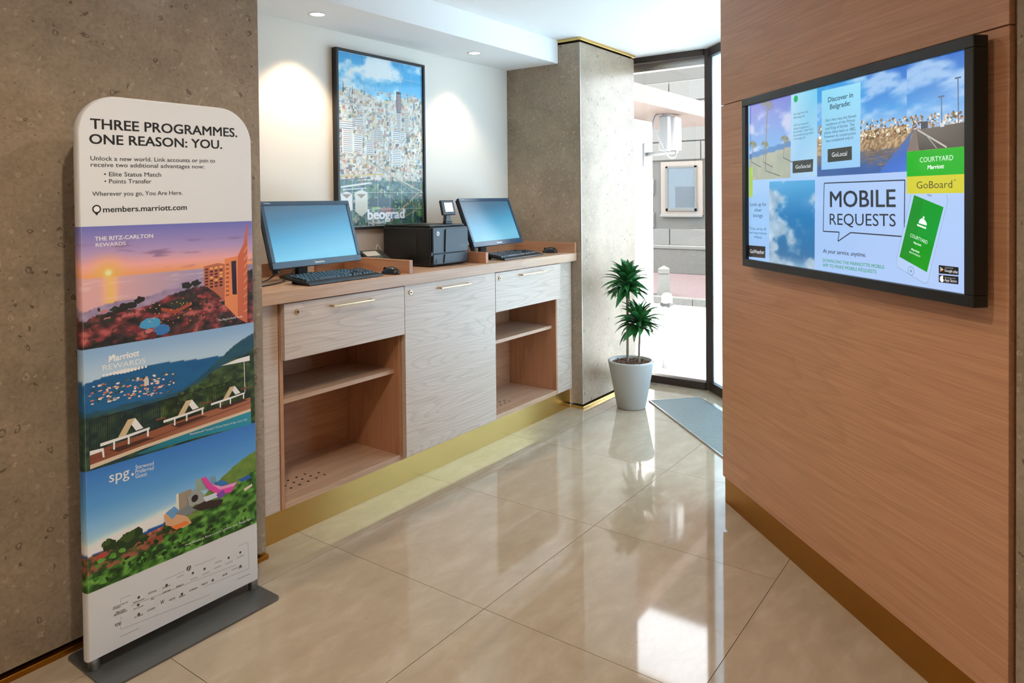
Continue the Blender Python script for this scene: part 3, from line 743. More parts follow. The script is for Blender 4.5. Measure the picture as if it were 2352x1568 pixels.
# ------------------------------------------------------------------ flat print: coloured shapes and lettering on a plane
class Ink:
    """pictures and lettering on a plane; positions were measured in the photograph and carried onto the real plane"""
    def __init__(s, P, U, Nv, step=.00006, gain=1.0):
        s.P, s.U, s.N = Vector(P), Vector(U).normalized(), Vector(Nv).normalized()
        s.V = Vector((0, 0, 1)); s.V = (s.V - s.N * s.V.dot(s.N)).normalized(); s.step = step; s.gain = gain
        s.el = []; s.done = []
    def at(s, x, y):
        d = ray(x, y); q = CAM + d * ((s.P - CAM).dot(s.N) / d.dot(s.N)) - s.P
        return (q.dot(s.U), q.dot(s.V))
    def col(s, c, a=1.0): return tuple(min(.92, v * s.gain) for v in lin(c)) + (a,)
    def add(s, layer, uv, faces, cols): s.el.append((layer, len(s.el), uv, faces, cols))
    def poly(s, pts, c, layer=1, px=True):
        """c: one colour, or one per corner"""
        cs = c if isinstance(c[0], (tuple, list)) else [c] * len(pts)
        s.add(layer, [s.at(*p) if px else p for p in pts], [tuple(range(len(pts)))], [[s.col(k) for k in cs]])
    def line(s, p0, p1, w_, c, layer=2, px=True):
        a = s.at(*p0) if px else p0; b = s.at(*p1) if px else p1
        dx, dy = b[0]-a[0], b[1]-a[1]; l = math.hypot(dx, dy) or 1; nx, ny = -dy/l*w_/2, dx/l*w_/2
        s.poly([(a[0]-nx, a[1]-ny), (b[0]-nx, b[1]-ny), (b[0]+nx, b[1]+ny), (a[0]+nx, a[1]+ny)], c, layer, False)
    def disc(s, p, ru, rv, c, layer=2, n=14, px=True, jit=0, rot=0):
        u, v = s.at(*p) if px else p
        pts = []
        for i in range(n):
            a = 2*math.pi*i/n + rot; k = 1 + (random.uniform(-jit, jit) if jit else 0)
            pts.append((u + math.cos(a)*ru*k, v + math.sin(a)*rv*k))
        s.poly(pts, c, layer, False)
    def raster(s, q, nx, ny, fn, layer=1, px=True):
        """photographic patch: q = corners BL, BR, TR, TL; fn(s, t) -> colour"""
        q = [s.at(*p) for p in q] if px else q
        uv, cv, fs, cs = [], [], [], []
        for j in range(ny + 1):
            for i in range(nx + 1):
                a, b = i / nx, j / ny
                uv.append(tuple((q[0][k]*(1-a) + q[1][k]*a)*(1-b) + (q[3][k]*(1-a) + q[2][k]*a)*b for k in (0, 1)))
                cv.append(s.col(fn(a, b)))
        for j in range(ny):
            for i in range(nx):
                f = (j*(nx+1)+i, j*(nx+1)+i+1, (j+1)*(nx+1)+i+1, (j+1)*(nx+1)+i); fs.append(f); cs.append([cv[k] for k in f])
        s.add(layer, uv, fs, cs)
    def text(s, body, p0, p1, h, c, layer=4, bold=0.0, slant=0, px=True):
        """baseline from p0 to p1, capital height h (pixels of the photo, or metres when px is False)"""
        a = s.at(*p0) if px else p0; b = s.at(*p1) if px else p1
        hh = (s.at(p0[0], p0[1]-h)[1] - a[1]) if px else h
        x0, x1, vv, ff = glyphs(body, slant)
        du, dv = b[0]-a[0], b[1]-a[1]; L_ = math.hypot(du, dv); ux, uy = du/L_, dv/L_
        sx = L_ / (x1 - x0); sy = hh / CAPH
        cc = s.col(c); cols = [[cc] * len(f) for f in ff]
        for ox, oy in (((0, 0),) if bold <= .003 else ((-bold, -bold*.7), (bold, -bold*.7), (-bold, bold*.7), (bold, bold*.7))):
            uv = []
            for x, y in vv:
                q, r_ = (x - x0 + ox) * sx, (y + oy) * sy
                uv.append((a[0] + ux*q - uy*r_, a[1] + uy*q + ux*r_))
            s.add(layer, uv, ff, cols)
    def build(s, name, mat, parent):
        """every shape lies just above the shapes it overlaps, like coats of ink"""
        inv = MW.get(parent.name, Matrix()).inverted()
        V_, F_, C_, done = [], [], [], s.done
        for layer, i, uv, faces, cols in sorted(s.el, key=lambda e: (e[0], e[1])):
            us = [p[0] for p in uv]; vs_ = [p[1] for p in uv]
            bb = (min(us), max(us), min(vs_), max(vs_)); lv = 0
            for d in done:
                if d[4] > lv and d[0] < bb[1] and d[1] > bb[0] and d[2] < bb[3] and d[3] > bb[2]: lv = d[4]
            lv += 1; done.append((*bb, lv)); i0 = len(V_)
            V_ += [inv @ (s.P + s.U * u + s.V * v + s.N * (lv * s.step)) for u, v in uv]
            F_ += [tuple(i0 + k for k in f) for f in faces]; C_ += cols
        me = bpy.data.meshes.new(name); me.from_pydata(V_, [], F_)
        ca = me.color_attributes.new('ink', 'FLOAT_COLOR', 'CORNER')
        for p, cs in zip(me.polygons, C_):
            for j in range(p.loop_total): ca.data[p.loop_start + j].color = cs[j]
        nl = (inv.to_3x3() @ s.N)
        bm = bmesh.new(); bm.from_mesh(me)
        bmesh.ops.reverse_faces(bm, faces=[f for f in bm.faces if f.normal.dot(nl) < 0])
        bm.to_mesh(me); bm.free(); s.el = []
        return link(name, me, mat, parent)
GL = {}
def glyphs(body, slant=0):
    key = (body, slant)
    if key in GL: return GL[key]
    cu = bpy.data.curves.new('lettering', 'FONT'); cu.body = body; cu.size = 1; cu.shear = slant; cu.resolution_u = 3; cu.fill_mode = 'FRONT'
    ob = bpy.data.objects.new('lettering', cu); COL.objects.link(ob)
    dg = bpy.context.evaluated_depsgraph_get(); ev = ob.evaluated_get(dg); me = ev.to_mesh()
    vv = [(v.co.x, v.co.y) for v in me.vertices]; ff = [tuple(p.vertices) for p in me.polygons]
    ev.to_mesh_clear(); bpy.data.objects.remove(ob); bpy.data.curves.remove(cu)
    xs = [v[0] for v in vv]
    GL[key] = (min(xs), max(xs), vv, ff)
    return GL[key]
CAPH = 1.0
CAPH = max(v[1] for v in glyphs('H')[2])
random.seed(11)
rnd = random.uniform
def mixrgb(a, b, t): return tuple(x + (y - x) * t for x, y in zip(a, b))
def hs(i, j, k=0):
    n = (i * 374761393 + j * 668265263 + k * 2147483647) & 0xffffffff
    n = ((n ^ (n >> 13)) * 1274126177) & 0xffffffff
    return ((n ^ (n >> 16)) & 0xffff) / 65535
def vn(x, y, k=0):
    i, j = math.floor(x), math.floor(y); a, b = x - i, y - j; a, b = a*a*(3-2*a), b*b*(3-2*b)
    return (hs(i, j, k)*(1-a) + hs(i+1, j, k)*a)*(1-b) + (hs(i, j+1, k)*(1-a) + hs(i+1, j+1, k)*a)*b
def fb(x, y, k=0, o=4): return sum(vn(x * 2**n, y * 2**n, k + n) / 2**(n+1) for n in range(o)) / (1 - .5**o)
def sst(a, b, x): t = max(0, min(1, (x - a) / (b - a))); return t*t*(3-2*t)
def grad(st, t):
    if t <= st[0][0]: return st[0][1]
    for (a, ca), (b, cb) in zip(st, st[1:]):
        if t <= b: return mixrgb(ca, cb, (t - a) / (b - a))
    return st[-1][1]
INK_BLACK = (22, 22, 24)

# ------------------------------------------------------------------ roll-up style banner with stretched fabric
BY = 2.242
bn = thing('fabric_banner', 'tall white printed fabric banner on a grey base plate beside the stone wall', 'banner', (1.235, 2.242, 0))
bm = B()
def rrect(x0, x1, y0, y1, r, n=6):
    pts = []
    for cx, cy, a0 in ((x1-r, y0+r, -90), (x1-r, y1-r, 0), (x0+r, y1-r, 90), (x0+r, y0+r, 180)):
        for i in range(n+1): a = R(a0 + 90*i/n); pts.append((cx + r*math.cos(a), cy + r*math.sin(a)))
    return pts
prism(bm, rrect(.945, 1.525, 2.112, 2.372, .018), .0003, .007)
put('base_plate', bm, plain('grey_plate', (118, 120, 120), .38, .75), bn)
for x in (.968, 1.502):
    pole = put('pole', cyl(B(), (x, BY, .0072), (x, BY, .115), .0165, n=24), M['alu'], bn, smooth=True)
    put('pole_pin', cyl(B(), (x + .0155, BY - .004, .075), (x + .0195, BY - .004, .075), .003, n=10), M['chrome'], pole)
# fabric sleeve: rounded top corners, soft edges
X0, X1, Z0, Z1 = .9435, 1.5145, .040, 1.700
FR = .0175                                 # half thickness
def outline(off):
    r = .118 - off; x0, x1, z0, z1 = X0 + off, X1 - off, Z0 + off * .4, Z1 - off
    pts = [(x0, z0), (x1, z0)]
    for cx, cz, a0 in ((x1 - r, z1 - r, 0), (x0 + r, z1 - r, 90)):
        for i in range(13): a = R(a0 + 90*i/12); pts.append((cx + r*math.cos(a), cz + r*math.sin(a)))
    return pts
bm = B(); rings = []
for k in range(9):
    a = math.pi * k / 8
    rings.append([bm.verts.new((x, BY - FR*math.cos(a), z)) for x, z in outline(.006 * (1 - math.sin(a)))])
for a, b2 in zip(rings, rings[1:]):
    n = len(a)
    for i in range(n): bm.faces.new((a[i], a[(i+1)%n], b2[(i+1)%n], b2[i]))
bm.faces.new(rings[0]); bm.faces.new(rings[-1][::-1]); bmesh.ops.recalc_face_normals(bm, faces=bm.faces)
M['fabric'] = plain('white_stretch_fabric', (226, 228, 230), .6, bump=.05, bscale=1500)
put('fabric_sleeve', bm, M['fabric'], bn)
M['print'] = attr_mat('banner_print', rough=.55)
k = Ink((1.235, BY - FR - .0002, .8), (1, 0, 0), (0, -1, 0), gain=1.25)
def bx(u0, u1): return u0 - 1.235, u1 - 1.235
BU0, BU1 = X0 + .006 - 1.235, X1 - .006 - 1.235
def Zv(z): return z - .8
# --- picture 1: sunset beach (z 1.312 .. .955)
zt, zb = Zv(1.312), Zv(.955)
def beach(x, t):
    if t > .575:
        c = grad([(.575, (246, 150, 96)), (.66, (226, 160, 158)), (.78, (166, 142, 184)), (1, (104, 106, 176))], t)
        d = math.hypot((x - .13) * 1.5, (t - .61)); c = mixrgb(c, (255, 176, 84), .85 * math.exp(-(d / .12) ** 2)); c = mixrgb(c, (255, 244, 190), math.exp(-(d / .025) ** 2))
        n = fb(x * 5, t * 26, 3); return mixrgb(c, (120, 92, 128), .75 * sst(.6, .78, n) * sst(.58, .62, t) * (1 - sst(.80, .92, t)))
    shore = .30 + .28 * x + .02 * math.sin(x * 14)
    if t > shore:
        c = mixrgb((150, 140, 172), (208, 160, 160), sst(.8, .0, x)); c = mixrgb(c, (255, 186, 96), .8 * math.exp(-((x - .14) / .035) ** 2))
        return mixrgb(c, (224, 200, 206), .5 * sst(.55, .8, fb(x * 6, t * 50, 5)))
    if t > shore - .09 + .03 * fb(x * 20, t * 20, 2): return mixrgb((176, 156, 186), (120, 104, 132), fb(x * 30, t * 30, 8))
    n = fb(x * 16, t * 16, 1); m = fb(x * 34, t * 34, 6)
    c = grad([(.3, (30, 30, 30)), (.45, (66, 44, 46)), (.6, (128, 50, 54)), (.75, (176, 96, 90))], n)
    return mixrgb(c, (34, 40, 34), .7 * sst(.5, .65, m))
k.raster([(BU0, zb), (BU1, zb), (BU1, zt), (BU0, zt)], 130, 86, beach, 1, False)
for i in range(60):   # vegetation, paths and roofs of the resort
    x = rnd(200, 545); f_ = (x - 193)/375; y = rnd(712 - 50*f_, 795 - 52*f_)
    c_ = random.choice([(40, 40, 36), (58, 48, 40), (120, 42, 48), (150, 60, 55), (86, 36, 48), (180, 110, 110), (70, 66, 60), (44, 52, 40)])
    k.disc((x, y), rnd(.004, .013), rnd(.003, .007), c_, 4 + i % 3, 8, jit=.35)
for x, y in ((285, 705), (268, 712), (300, 700), (322, 688), (430, 655), (450, 650)): k.disc((x, y), .017, .011, (38, 36, 34), 5, 10, jit=.3)
k.disc((346, 742), .034, .017, (64, 146, 190), 6, 16, jit=.12); k.disc((372, 757), .026, .017, (50, 110, 170), 6, 14, jit=.1); k.disc((350, 770), .014, .012, (92, 36, 40), 7, 12)
k.poly([(378, 698), (412, 684), (440, 692), (404, 711)], (44, 52, 44), 6); k.poly([(370, 706), (404, 711), (440, 692), (440, 700), (404, 720), (370, 714)], (150, 70, 50), 6)
for i in range(40): k.disc((rnd(330, 470), rnd(690, 745)), .0022, .0016, random.choice([(255, 150, 60), (255, 190, 90), (250, 110, 50)]), 7, 6)
# hotel tower at the right
k.poly([(468, 612), (500, 604), (516, 606), (516, 690), (490, 668), (468, 655)], (176, 100, 74), 6)
k.poly([(516, 594), (546, 588), (546, 730), (516, 700)], (214, 130, 82), 7); k.poly([(546, 588), (559, 560), (568, 508), (568, 742), (546, 730)], (190, 96, 66), 7)
for a_ in range(4):
    for b_2 in range(7): k.poly([(471+a_*11, 617+b_2*7-a_*2), (478+a_*11, 616+b_2*7-a_*2), (478+a_*11, 620+b_2*7-a_*2), (471+a_*11, 621+b_2*7-a_*2)], random.choice([(80, 40, 36), (60, 30, 34), (240, 170, 90)]), 7)
k.poly([(531, 600), (542, 598), (544, 676), (534, 676)], (44, 30, 52), 8); k.disc((537, 605), .006, .006, (44, 30, 52), 8)
for b_2 in range(8): k.poly([(519, 606+b_2*10), (526, 605+b_2*10), (526, 609+b_2*10), (519, 610+b_2*10)], (150, 76, 56), 8)
for b_2 in range(9): k.line((560, 580+b_2*17), (568, 566+b_2*18), .003, (232, 150, 100), 8)
# --- picture 2: terrace above the valley (z .955 .. .600)
zt2, zb2 = Zv(.955), Zv(.600)
def valley(x, t):
    far = .70 + .05 * math.sin(x * 5 + .4) + .10 * x; near = .47 + .42 * sst(.45, 1.05, x) + .02 * fb(x * 9, 1, 4); wood_ = .40 + .32 * sst(.35, 1.1, x) + .05 * fb(x * 14, 3, 9)
    if t < wood_:
        n = fb(x * 22, t * 22, 2); return grad([(.25, (22, 36, 24)), (.5, (42, 66, 34)), (.75, (84, 104, 50))], n) if x > .4 else grad([(.25, (22, 44, 50)), (.5, (34, 62, 56)), (.75, (60, 84, 62))], n)
    if t < near: return mixrgb((24, 66, 96), (44, 92, 96), fb(x * 16, t * 16, 5))
    if t < far: return mixrgb((16, 78, 128), (30, 100, 146), fb(x * 8, t * 10, 7))
    return mixrgb((170, 196, 216), (132, 168, 206), sst(.75, 1, t))
k.raster([(BU0, zb2), (BU1, zb2), (BU1, zt2), (BU0, zt2)], 130, 86, valley, 1, False)
for i in range(150):
    x = rnd(206, 400); y = 905 - (x - 206)*.16 + rnd(-22, 26)
    k.disc((x, y), rnd(.003, .007), rnd(.0018, .0035), random.choice([(226, 190, 170), (206, 160, 140), (240, 214, 196), (190, 110, 84), (46, 66, 50), (60, 80, 60)]), 4 + i % 2, 6, jit=.2)
k.poly([(331, 886), (331, 870), (335, 866), (341, 868), (342, 884)], (200, 190, 176), 6)
for i in range(46):
    x = rnd(410, 568); f_ = (x-400)/170; y = rnd(905 - 75*f_, 930 - 40*f_)
    k.disc((x, y), rnd(.004, .010), rnd(.004, .008), random.choice([(38, 66, 30), (58, 86, 36), (76, 98, 46), (30, 52, 30)]), 5, 9, jit=.3)
# deck, pool
k.poly([(206, 1040), (340, 992), (470, 945), (575, 912), (576, 942), (470, 978), (330, 1025), (207, 1072)], [(120, 66, 44), (138, 80, 54), (150, 90, 64), (160, 100, 74), (170, 112, 84), (158, 100, 72), (140, 84, 58), (128, 70, 48)], 5)
k.poly([(207, 1078), (330, 1030), (470, 981), (576, 944), (576, 938), (470, 974), (330, 1022), (207, 1068)], (206, 186, 160), 6)
k.poly([(310, 1044), (380, 1012), (470, 981), (576, 944), (577, 974), (450, 1005), (330, 1042)], [(30, 110, 120), (26, 120, 140), (30, 124, 144), (40, 140, 160), (40, 140, 165), (26, 124, 150), (24, 100, 110)], 5)
for i in range(14): k.line((208 + i*26, 1052 - i*9.4 + 4), (236 + i*26, 1042 - i*9.4 + 4), .0012, (96, 52, 36), 6)
# railing
k.line((206, 966), (571, 864), .0022, (26, 30, 32), 6); k.line((206, 1034), (574, 910), .0022, (26, 30, 32), 6)
for i in range(74):
    t_ = i/73; k.line((206 + 365*t_, 966 - 102*t_), (206 + 368*t_, 1034 - 124*t_), .0016 if i % 8 else .0036, (34, 38, 38), 6)
def lounger(x, y, s_):
    W_ = (236, 236, 232)
    k.poly([(x, y), (x+62*s_, y-20*s_), (x+108*s_, y-36*s_), (x+108*s_, y-31*s_), (x+62*s_, y-14*s_), (x, y+7*s_)], W_, 8)
    k.poly([(x+38*s_, y-12*s_), (x+60*s_, y-52*s_), (x+76*s_, y-56*s_), (x+56*s_, y-18*s_)], (196, 176, 138), 9)
    k.poly([(x+60*s_, y-52*s_), (x+76*s_, y-56*s_), (x+94*s_, y-34*s_), (x+78*s_, y-28*s_)], W_, 8)
    for a_, b_2 in ((60, -16), (102, -33), (28, -4)): k.poly([(x+a_*s_, y+b_2*s_), (x+(a_+4)*s_, y+(b_2-1)*s_), (x+(a_+4)*s_, y+(b_2+17)*s_), (x+a_*s_, y+(b_2+18)*s_)], W_, 9)
    k.poly([(x+20*s_, y+14*s_), (x+100*s_, y-12*s_), (x+118*s_, y-12*s_), (x+40*s_, y+18*s_)], (70, 40, 30), 7)
lounger(230, 1018, 1.05); lounger(375, 965, .86); lounger(484, 926, .72); k.poly([(206, 1036), (238, 1028), (240, 1050), (236, 1050), (234, 1036), (206, 1046)], (225, 225, 222), 8)
for x, y in ((368, 962), (474, 925), (562, 892)): k.poly([(x-10, y), (x+12, y-6), (x+12, y-2), (x-10, y+4)], (120, 66, 44), 9); k.poly([(x+1, y-1), (x+4, y-2), (x+3, y-14), (x+2, y-14)], (60, 130, 70), 10)
k.poly([(507, 840), (545, 824), (573, 816), (573, 828), (540, 834)], (240, 240, 238), 8); k.line((560, 826), (562, 900), .0022, (230, 230, 228), 7)
# --- picture 3: vineyard and a winery with curling metal roofs (z .600 .. .244)
zt3, zb3 = Zv(.600), Zv(.2435)
def winery(x, t):
    hill = .30 + .42 * sst(.35, 1.05, x)
    if t < hill:
        vine = .20 + .34 * sst(.25, 1.1, x) - .06 * (1 - x); n = fb(x * 26, t * 26, 3)
        if t < vine: return grad([(.25, (20, 44, 16)), (.45, (46, 92, 28)), (.6, (78, 134, 46)), (.8, (120, 168, 76))], n)
        return mixrgb((84, 118, 44), (124, 146, 66), n) if x > .5 else mixrgb((50, 70, 34), (150, 90, 66), sst(.45, .6, n))
    c = grad([(.3, (214, 228, 236)), (.45, (150, 196, 228)), (.7, (84, 152, 212)), (1, (54, 116, 192))], t)
    cl = math.exp(-((t - (.34 + .17 * x)) / .055) ** 2) * (1 - sst(.5, .75, x)); c = mixrgb(c, (244, 245, 246), min(1, cl * (.6 + .9 * fb(x * 12, t * 12, 6))))
    if t < .335 + .12 * x - .035 and x < .5: c = (22, 82, 150)
    return c
k.raster([(BU0, zb3), (BU1, zb3), (BU1, zt3), (BU0, zt3)], 130, 86, winery, 1, False)
for x, y, a, b2 in ((296, 1238, .04, .03), (250, 1252, .022, .02), (383, 1214, .014, .016), (330, 1236, .016, .014)): k.disc((x, y), a, b2, (34, 56, 26), 5, 14, jit=.3); k.disc((x-4, y-5), a*.6, b2*.5, (56, 82, 34), 6, 12, jit=.4)
for i in range(16): k.poly([(322+i*5, 1233-i*2.4), (330+i*5, 1229-i*2.4), (330+i*5, 1233-i*2.4), (322+i*5, 1238-i*2.4)], random.choice([(176, 84, 66), (200, 120, 96), (150, 70, 56)]), 4)
k.poly([(340, 1240), (372, 1226), (372, 1240), (340, 1252)], (140, 66, 44), 6); k.poly([(221, 1276), (246, 1264), (244, 1280), (221, 1288)], (170, 70, 58), 7)
for i in range(120):   # vines
    x = rnd(210, 582); f_ = (x-210)/372; lo = 1352 - 148*f_; hi = 1296 - 150*f_
    y = hi + (lo - hi) * rnd(.0, 1) ** .8
    k.disc((x, y - 4), rnd(.004, .011), rnd(.003, .008), random.choice([(40, 84, 24), (58, 112, 34), (80, 140, 50), (30, 62, 22), (98, 156, 62), (24, 48, 18)]), 6 + i % 4, 7, jit=.35)
# winery: stacked stone block and ribbon roofs in pink, silver and blue
k.poly([(404, 1136), (440, 1122), (442, 1180), (406, 1190)], (150, 138, 122), 5); k.poly([(404, 1136), (410, 1132), (412, 1188), (406, 1190)], (214, 216, 206), 6)
k.poly([(376, 1184), (388, 1170), (430, 1186), (440, 1200), (420, 1212), (380, 1206)], (206, 160, 120), 7); k.poly([(392, 1210), (425, 1196), (436, 1200), (405, 1216)], (224, 120, 56), 8)
k.poly([(380, 1178), (400, 1162), (412, 1172), (396, 1192)], (96, 150, 196), 8); k.poly([(400, 1180), (430, 1160), (456, 1166), (430, 1184)], (120, 128, 130), 8)
k.poly([(430, 1142), (446, 1122), (462, 1128), (474, 1140), (470, 1156), (448, 1158), (436, 1168)], (150, 156, 150), 7); k.disc((447, 1144), .012, .012, (40, 30, 34), 8)
k.poly([(448, 1104), (462, 1096), (478, 1100), (474, 1124), (450, 1128)], (140, 160, 150), 6)
k.poly([(462, 1098), (472, 1094), (486, 1112), (510, 1116), (545, 1106), (530, 1130), (500, 1136), (476, 1122)], (214, 70, 160), 8); k.poly([(486, 1112), (510, 1116), (545, 1106), (536, 1116), (505, 1124)], (240, 150, 200), 9)
k.poly([(490, 1108), (512, 1102), (526, 1110), (505, 1116)], (50, 110, 180), 9); k.poly([(480, 1096), (494, 1092), (498, 1108), (486, 1112)], (110, 150, 170), 7)
k.poly([(440, 1166), (470, 1150), (512, 1146), (508, 1158), (460, 1172)], (50, 36, 36), 8); k.poly([(466, 1142), (496, 1130), (502, 1140), (472, 1152)], (196, 206, 214), 9); k.poly([(496, 1136), (512, 1124), (518, 1134), (504, 1146)], (120, 70, 160), 9)
k.poly([(545, 1102), (572, 1090), (578, 1096), (556, 1106)], (40, 90, 170), 5); k.poly([(560, 1122), (579, 1110), (579, 1116), (562, 1128)], (220, 200, 180), 6)
# the print runs on round the two long edges of the sleeve
def wrap(side):
    V_, F_, C_ = [], [], []
    for fn, za, zb_ in ((beach, .955, 1.312), (valley, .600, .955), (winery, .2435, .600)):
        i0 = len(V_); nz = 40
        for j in range(nz + 1):
            for m_ in range(7):
                a = math.pi * m_ / 8 + .02; off = .006 * (1 - math.sin(a)) - .0004
                V_.append(Vector((X0 + off if side < 0 else X1 - off, BY - (FR + .0003) * math.cos(a), za + (zb_ - za) * j / nz)) - Vector((1.235, 2.242, 0)))
                C_.append(k.col(fn(.012 * m_ if side < 0 else 1 - .012 * m_, j / nz)))
        for j in range(nz):
            for m_ in range(6):
                q = [i0 + j*7 + m_, i0 + j*7 + m_ + 1, i0 + (j+1)*7 + m_ + 1, i0 + (j+1)*7 + m_]; F_.append(q if side > 0 else q[::-1])
    me = bpy.data.meshes.new('print_edge'); me.from_pydata(V_, [], F_)
    ca = me.color_attributes.new('ink', 'FLOAT_COLOR', 'POINT')
    for i, c_ in enumerate(C_): ca.data[i].color = c_
    link('print_edge', me, M['print'], bn, True)
wrap(-1); wrap(1)
pic = k.build('printed_picture', M['print'], bn); pic['label'] = 'three printed holiday photographs, one above the other'
# lettering
t = k.text
W_ = (246, 246, 246)
t('THREE PROGRAMMES.', (208, 295), (544.5, 314.6), 23, INK_BLACK, bold=.018); t('ONE REASON: YOU.', (206, 329.6), (509.7, 341.5), 22, INK_BLACK, bold=.018)
t('Unlock a new world. Link accounts or join to', (208, 368), (494, 373.5), 10, (50, 50, 54), bold=.006); t('receive two additional advantages now:', (208.5, 382.6), (469, 387), 10, (50, 50, 54), bold=.006)
t('\u2022 Elite Status Match', (239, 404.7), (370, 405.5), 10, (50, 50, 54), bold=.006); t('\u2022 Points Transfer', (240, 421), (347.6, 421), 10, (50, 50, 54), bold=.006)
t('Wherever you go, You Are Here.', (212, 450), (419, 447), 10, (50, 50, 54), bold=.006); t('members.marriott.com', (237, 487.5), (429, 481.5), 13, INK_BLACK, bold=.014)
k.disc((222, 480), .0125, .0125, INK_BLACK, 3, 24); k.poly([(213.5, 484), (230.5, 484), (222, 495)], INK_BLACK, 3); k.disc((222, 480), .0085, .0085, (226, 228, 230), 4, 24)
t('THE RITZ-CARLTON', (218, 553), (351.6, 545.5), 9, W_, 11, .012); t('REWARDS', (220, 566.8), (289, 562.2), 8, W_, 11, .002)
t('The Ritz-Carlton\u00ae Aruba', (501, 737.5), (557, 728), 4.5, W_, 11)
t('Marriott', (250, 831.8), (320, 816), 14, W_, 11, .03, .12); k.poly([(247, 833), (256, 826), (262, 814), (258, 814), (252, 826)], W_, 11); t('REWARDS', (236, 851), (334, 833), 12, W_, 11)
for i in range(13): k.disc((238 + i*8.08, 861.8 - i*1.65), .0035 + .0035*(1 - abs(i-6)/6), .0035 + .0035*(1 - abs(i-6)/6), W_, 11, 12)
t('Renaissance\u00ae Tuscany Il Ciocco Resort & Spa, Lucca, Italy', (436.5, 999), (567.8, 964), 4.5, W_, 11)
t('spg', (251, 1108), (297, 1094), 24, W_, 11, .004); k.disc((304.5, 1089), .004, .004, W_, 11)
for i, (w_, x1) in enumerate((('Starwood', 352.7), ('Preferred', 352.7), ('Guest', 337.5))): t(w_, (310.7, 1077.5 + i*10.3), (x1, 1067.5 + i*10.3 + (3.5 if i == 2 else 0)), 9, W_, 11)
t('Hotel Marqu\u00e9s de Riscal, a Luxury Collection Hotel, Elciego, Spain', (425.5, 1253.6), (577.6, 1192), 4.5, W_, 11)
# small marks on the white foot of the banner
D_ = (40, 42, 46)
def cm(x, y): return 130 + x/2.86, 1020 + y/2.86
for a, b2 in (((420, 1045), (420, 1015)), ((420, 1015), (490, 988)), ((422, 1130), (422, 1155)), ((422, 1195), (422, 1215)), ((422, 1215), (1010, 985)), ((700, 893), (838, 834)), ((905, 800), (1050, 744)), ((1190, 668), (1257, 643)), ((1257, 643), (1264, 815)), ((1264, 815), (970, 935)), ((490, 1060), (1180, 790))):
    k.line(cm(*a), cm(*b2), .0009, (120, 124, 128), 2)
for s_, a, b2, h in (('THE RITZ-CARLTON', (370, 1078), (468, 1038), 2.6), ('REWARDS', (370, 1088), (420, 1068), 2.4), ('Marriott', (390, 1114), (450, 1088), 5), ('REWARDS', (378, 1130), (462, 1096), 4), ('spg.', (382, 1196), (428, 1176), 8), ('THE RITZ-CARLTON', (500, 1048), (575, 1018), 2.8),
                     ('BVLGARI', (508, 1086), (570, 1062), 2.2), ('ST REGIS', (512, 1142), (567, 1120), 3), ('EDITION', (603, 986), (655, 966), 4), ('AC', (620, 1026), (642, 1016), 6), ('LUXURY', (596, 1098), (648, 1078), 4), ('W', (682, 1054), (706, 1044), 9), ('JW MARRIOTT', (696, 950), (746, 930), 3),
                     ('COURTYARD', (696, 982), (748, 962), 4), ('WESTIN', (738, 1032), (778, 1016), 4.5), ('Sheraton', (804, 1008), (844, 992), 4), ('Residence Inn', (786, 942), (834, 922), 4), ('LE MERIDIEN', (872, 968), (924, 946), 3.6), ('TRIBUTE', (950, 930), (992, 912), 3.6), ('aloft', (1088, 868), (1122, 854), 5), ('element', (1196, 818), (1222, 806), 3)):
    t(s_, cm(*a), cm(*b2), h, D_, 3, .006)
for x, y in ((870, 814), (540, 1005), (536, 1055), (722, 925), (540, 1115), (1026, 893), (972, 818), (1207, 800), (1130, 745), (1207, 710), (895, 845), (823, 983)):
    k.disc(cm(x, y), .009 if x == 870 else .0042, .009 if x == 870 else .0042, (70, 74, 78), 3, 16)
k.line(cm(860, 838), cm(874, 790), .002, (226, 228, 230), 4); k.line(cm(874, 838), cm(886, 796), .002, (226, 228, 230), 4)
for s_, a, b2 in (('marriott.com/rewards', (420, 1265), (540, 1210)), ('member program terms apply', (1188, 888), (1266, 854))): t(s_, cm(*a), cm(*b2), 2.2, D_, 3)
for x, y in ((790, 880), (960, 860), (1035, 820), (1110, 790), (880, 895), (1150, 830), (1185, 750), (1040, 785)): t('HOTELS', cm(x, y), cm(x + 46, y - 20), 2.6, D_, 3)
lt = k.build('lettering', M['print'], bn); lt['label'] = 'printed banner lettering and small logos'

# ------------------------------------------------------------------ framed city poster
ps = thing('framed_poster', 'large black-framed colourful city collage poster on the niche wall', 'poster', (2.85, Y_BACK - .001, 1.22))
PX0, PX1, PZ0, PZ1, PY0, PY1 = 2.512, 3.186, 1.224, 2.183, 2.940, Y_BACK - .002
fw_ = .014
bm = box(B(), PX0, PX1, PY0, PY1, PZ1 - fw_, PZ1, .001); box(bm, PX0, PX1, PY0, PY1, PZ0, PZ0 + fw_, .001)
box(bm, PX0, PX0 + fw_, PY0, PY1, PZ0 + fw_, PZ1 - fw_, .001); box(bm, PX1 - fw_, PX1, PY0, PY1, PZ0 + fw_, PZ1 - fw_, .001)
put('frame', bm, plain('black_frame', (30, 30, 32), .3), ps)
put('backing', box(B(), PX0 + fw_, PX1 - fw_, PY0 + .012, PY1 - .01, PZ0 + fw_, PZ1 - fw_), plain('backing_board', (235, 235, 230), .7), ps)
M['poster'] = attr_mat('poster_print', rough=.35, coat=.6)
k = Ink((2.849, PY0 + .0118, 1.7035), (1, 0, 0), (0, -1, 0), step=.00006, gain=1.0)
HW, HH = (PX1 - PX0) / 2 - fw_, (PZ1 - PZ0) / 2 - fw_
def pf(u, v): return (-HW + 2*HW*u, -HH + 2*HH*v)      # 0..1 across the sheet
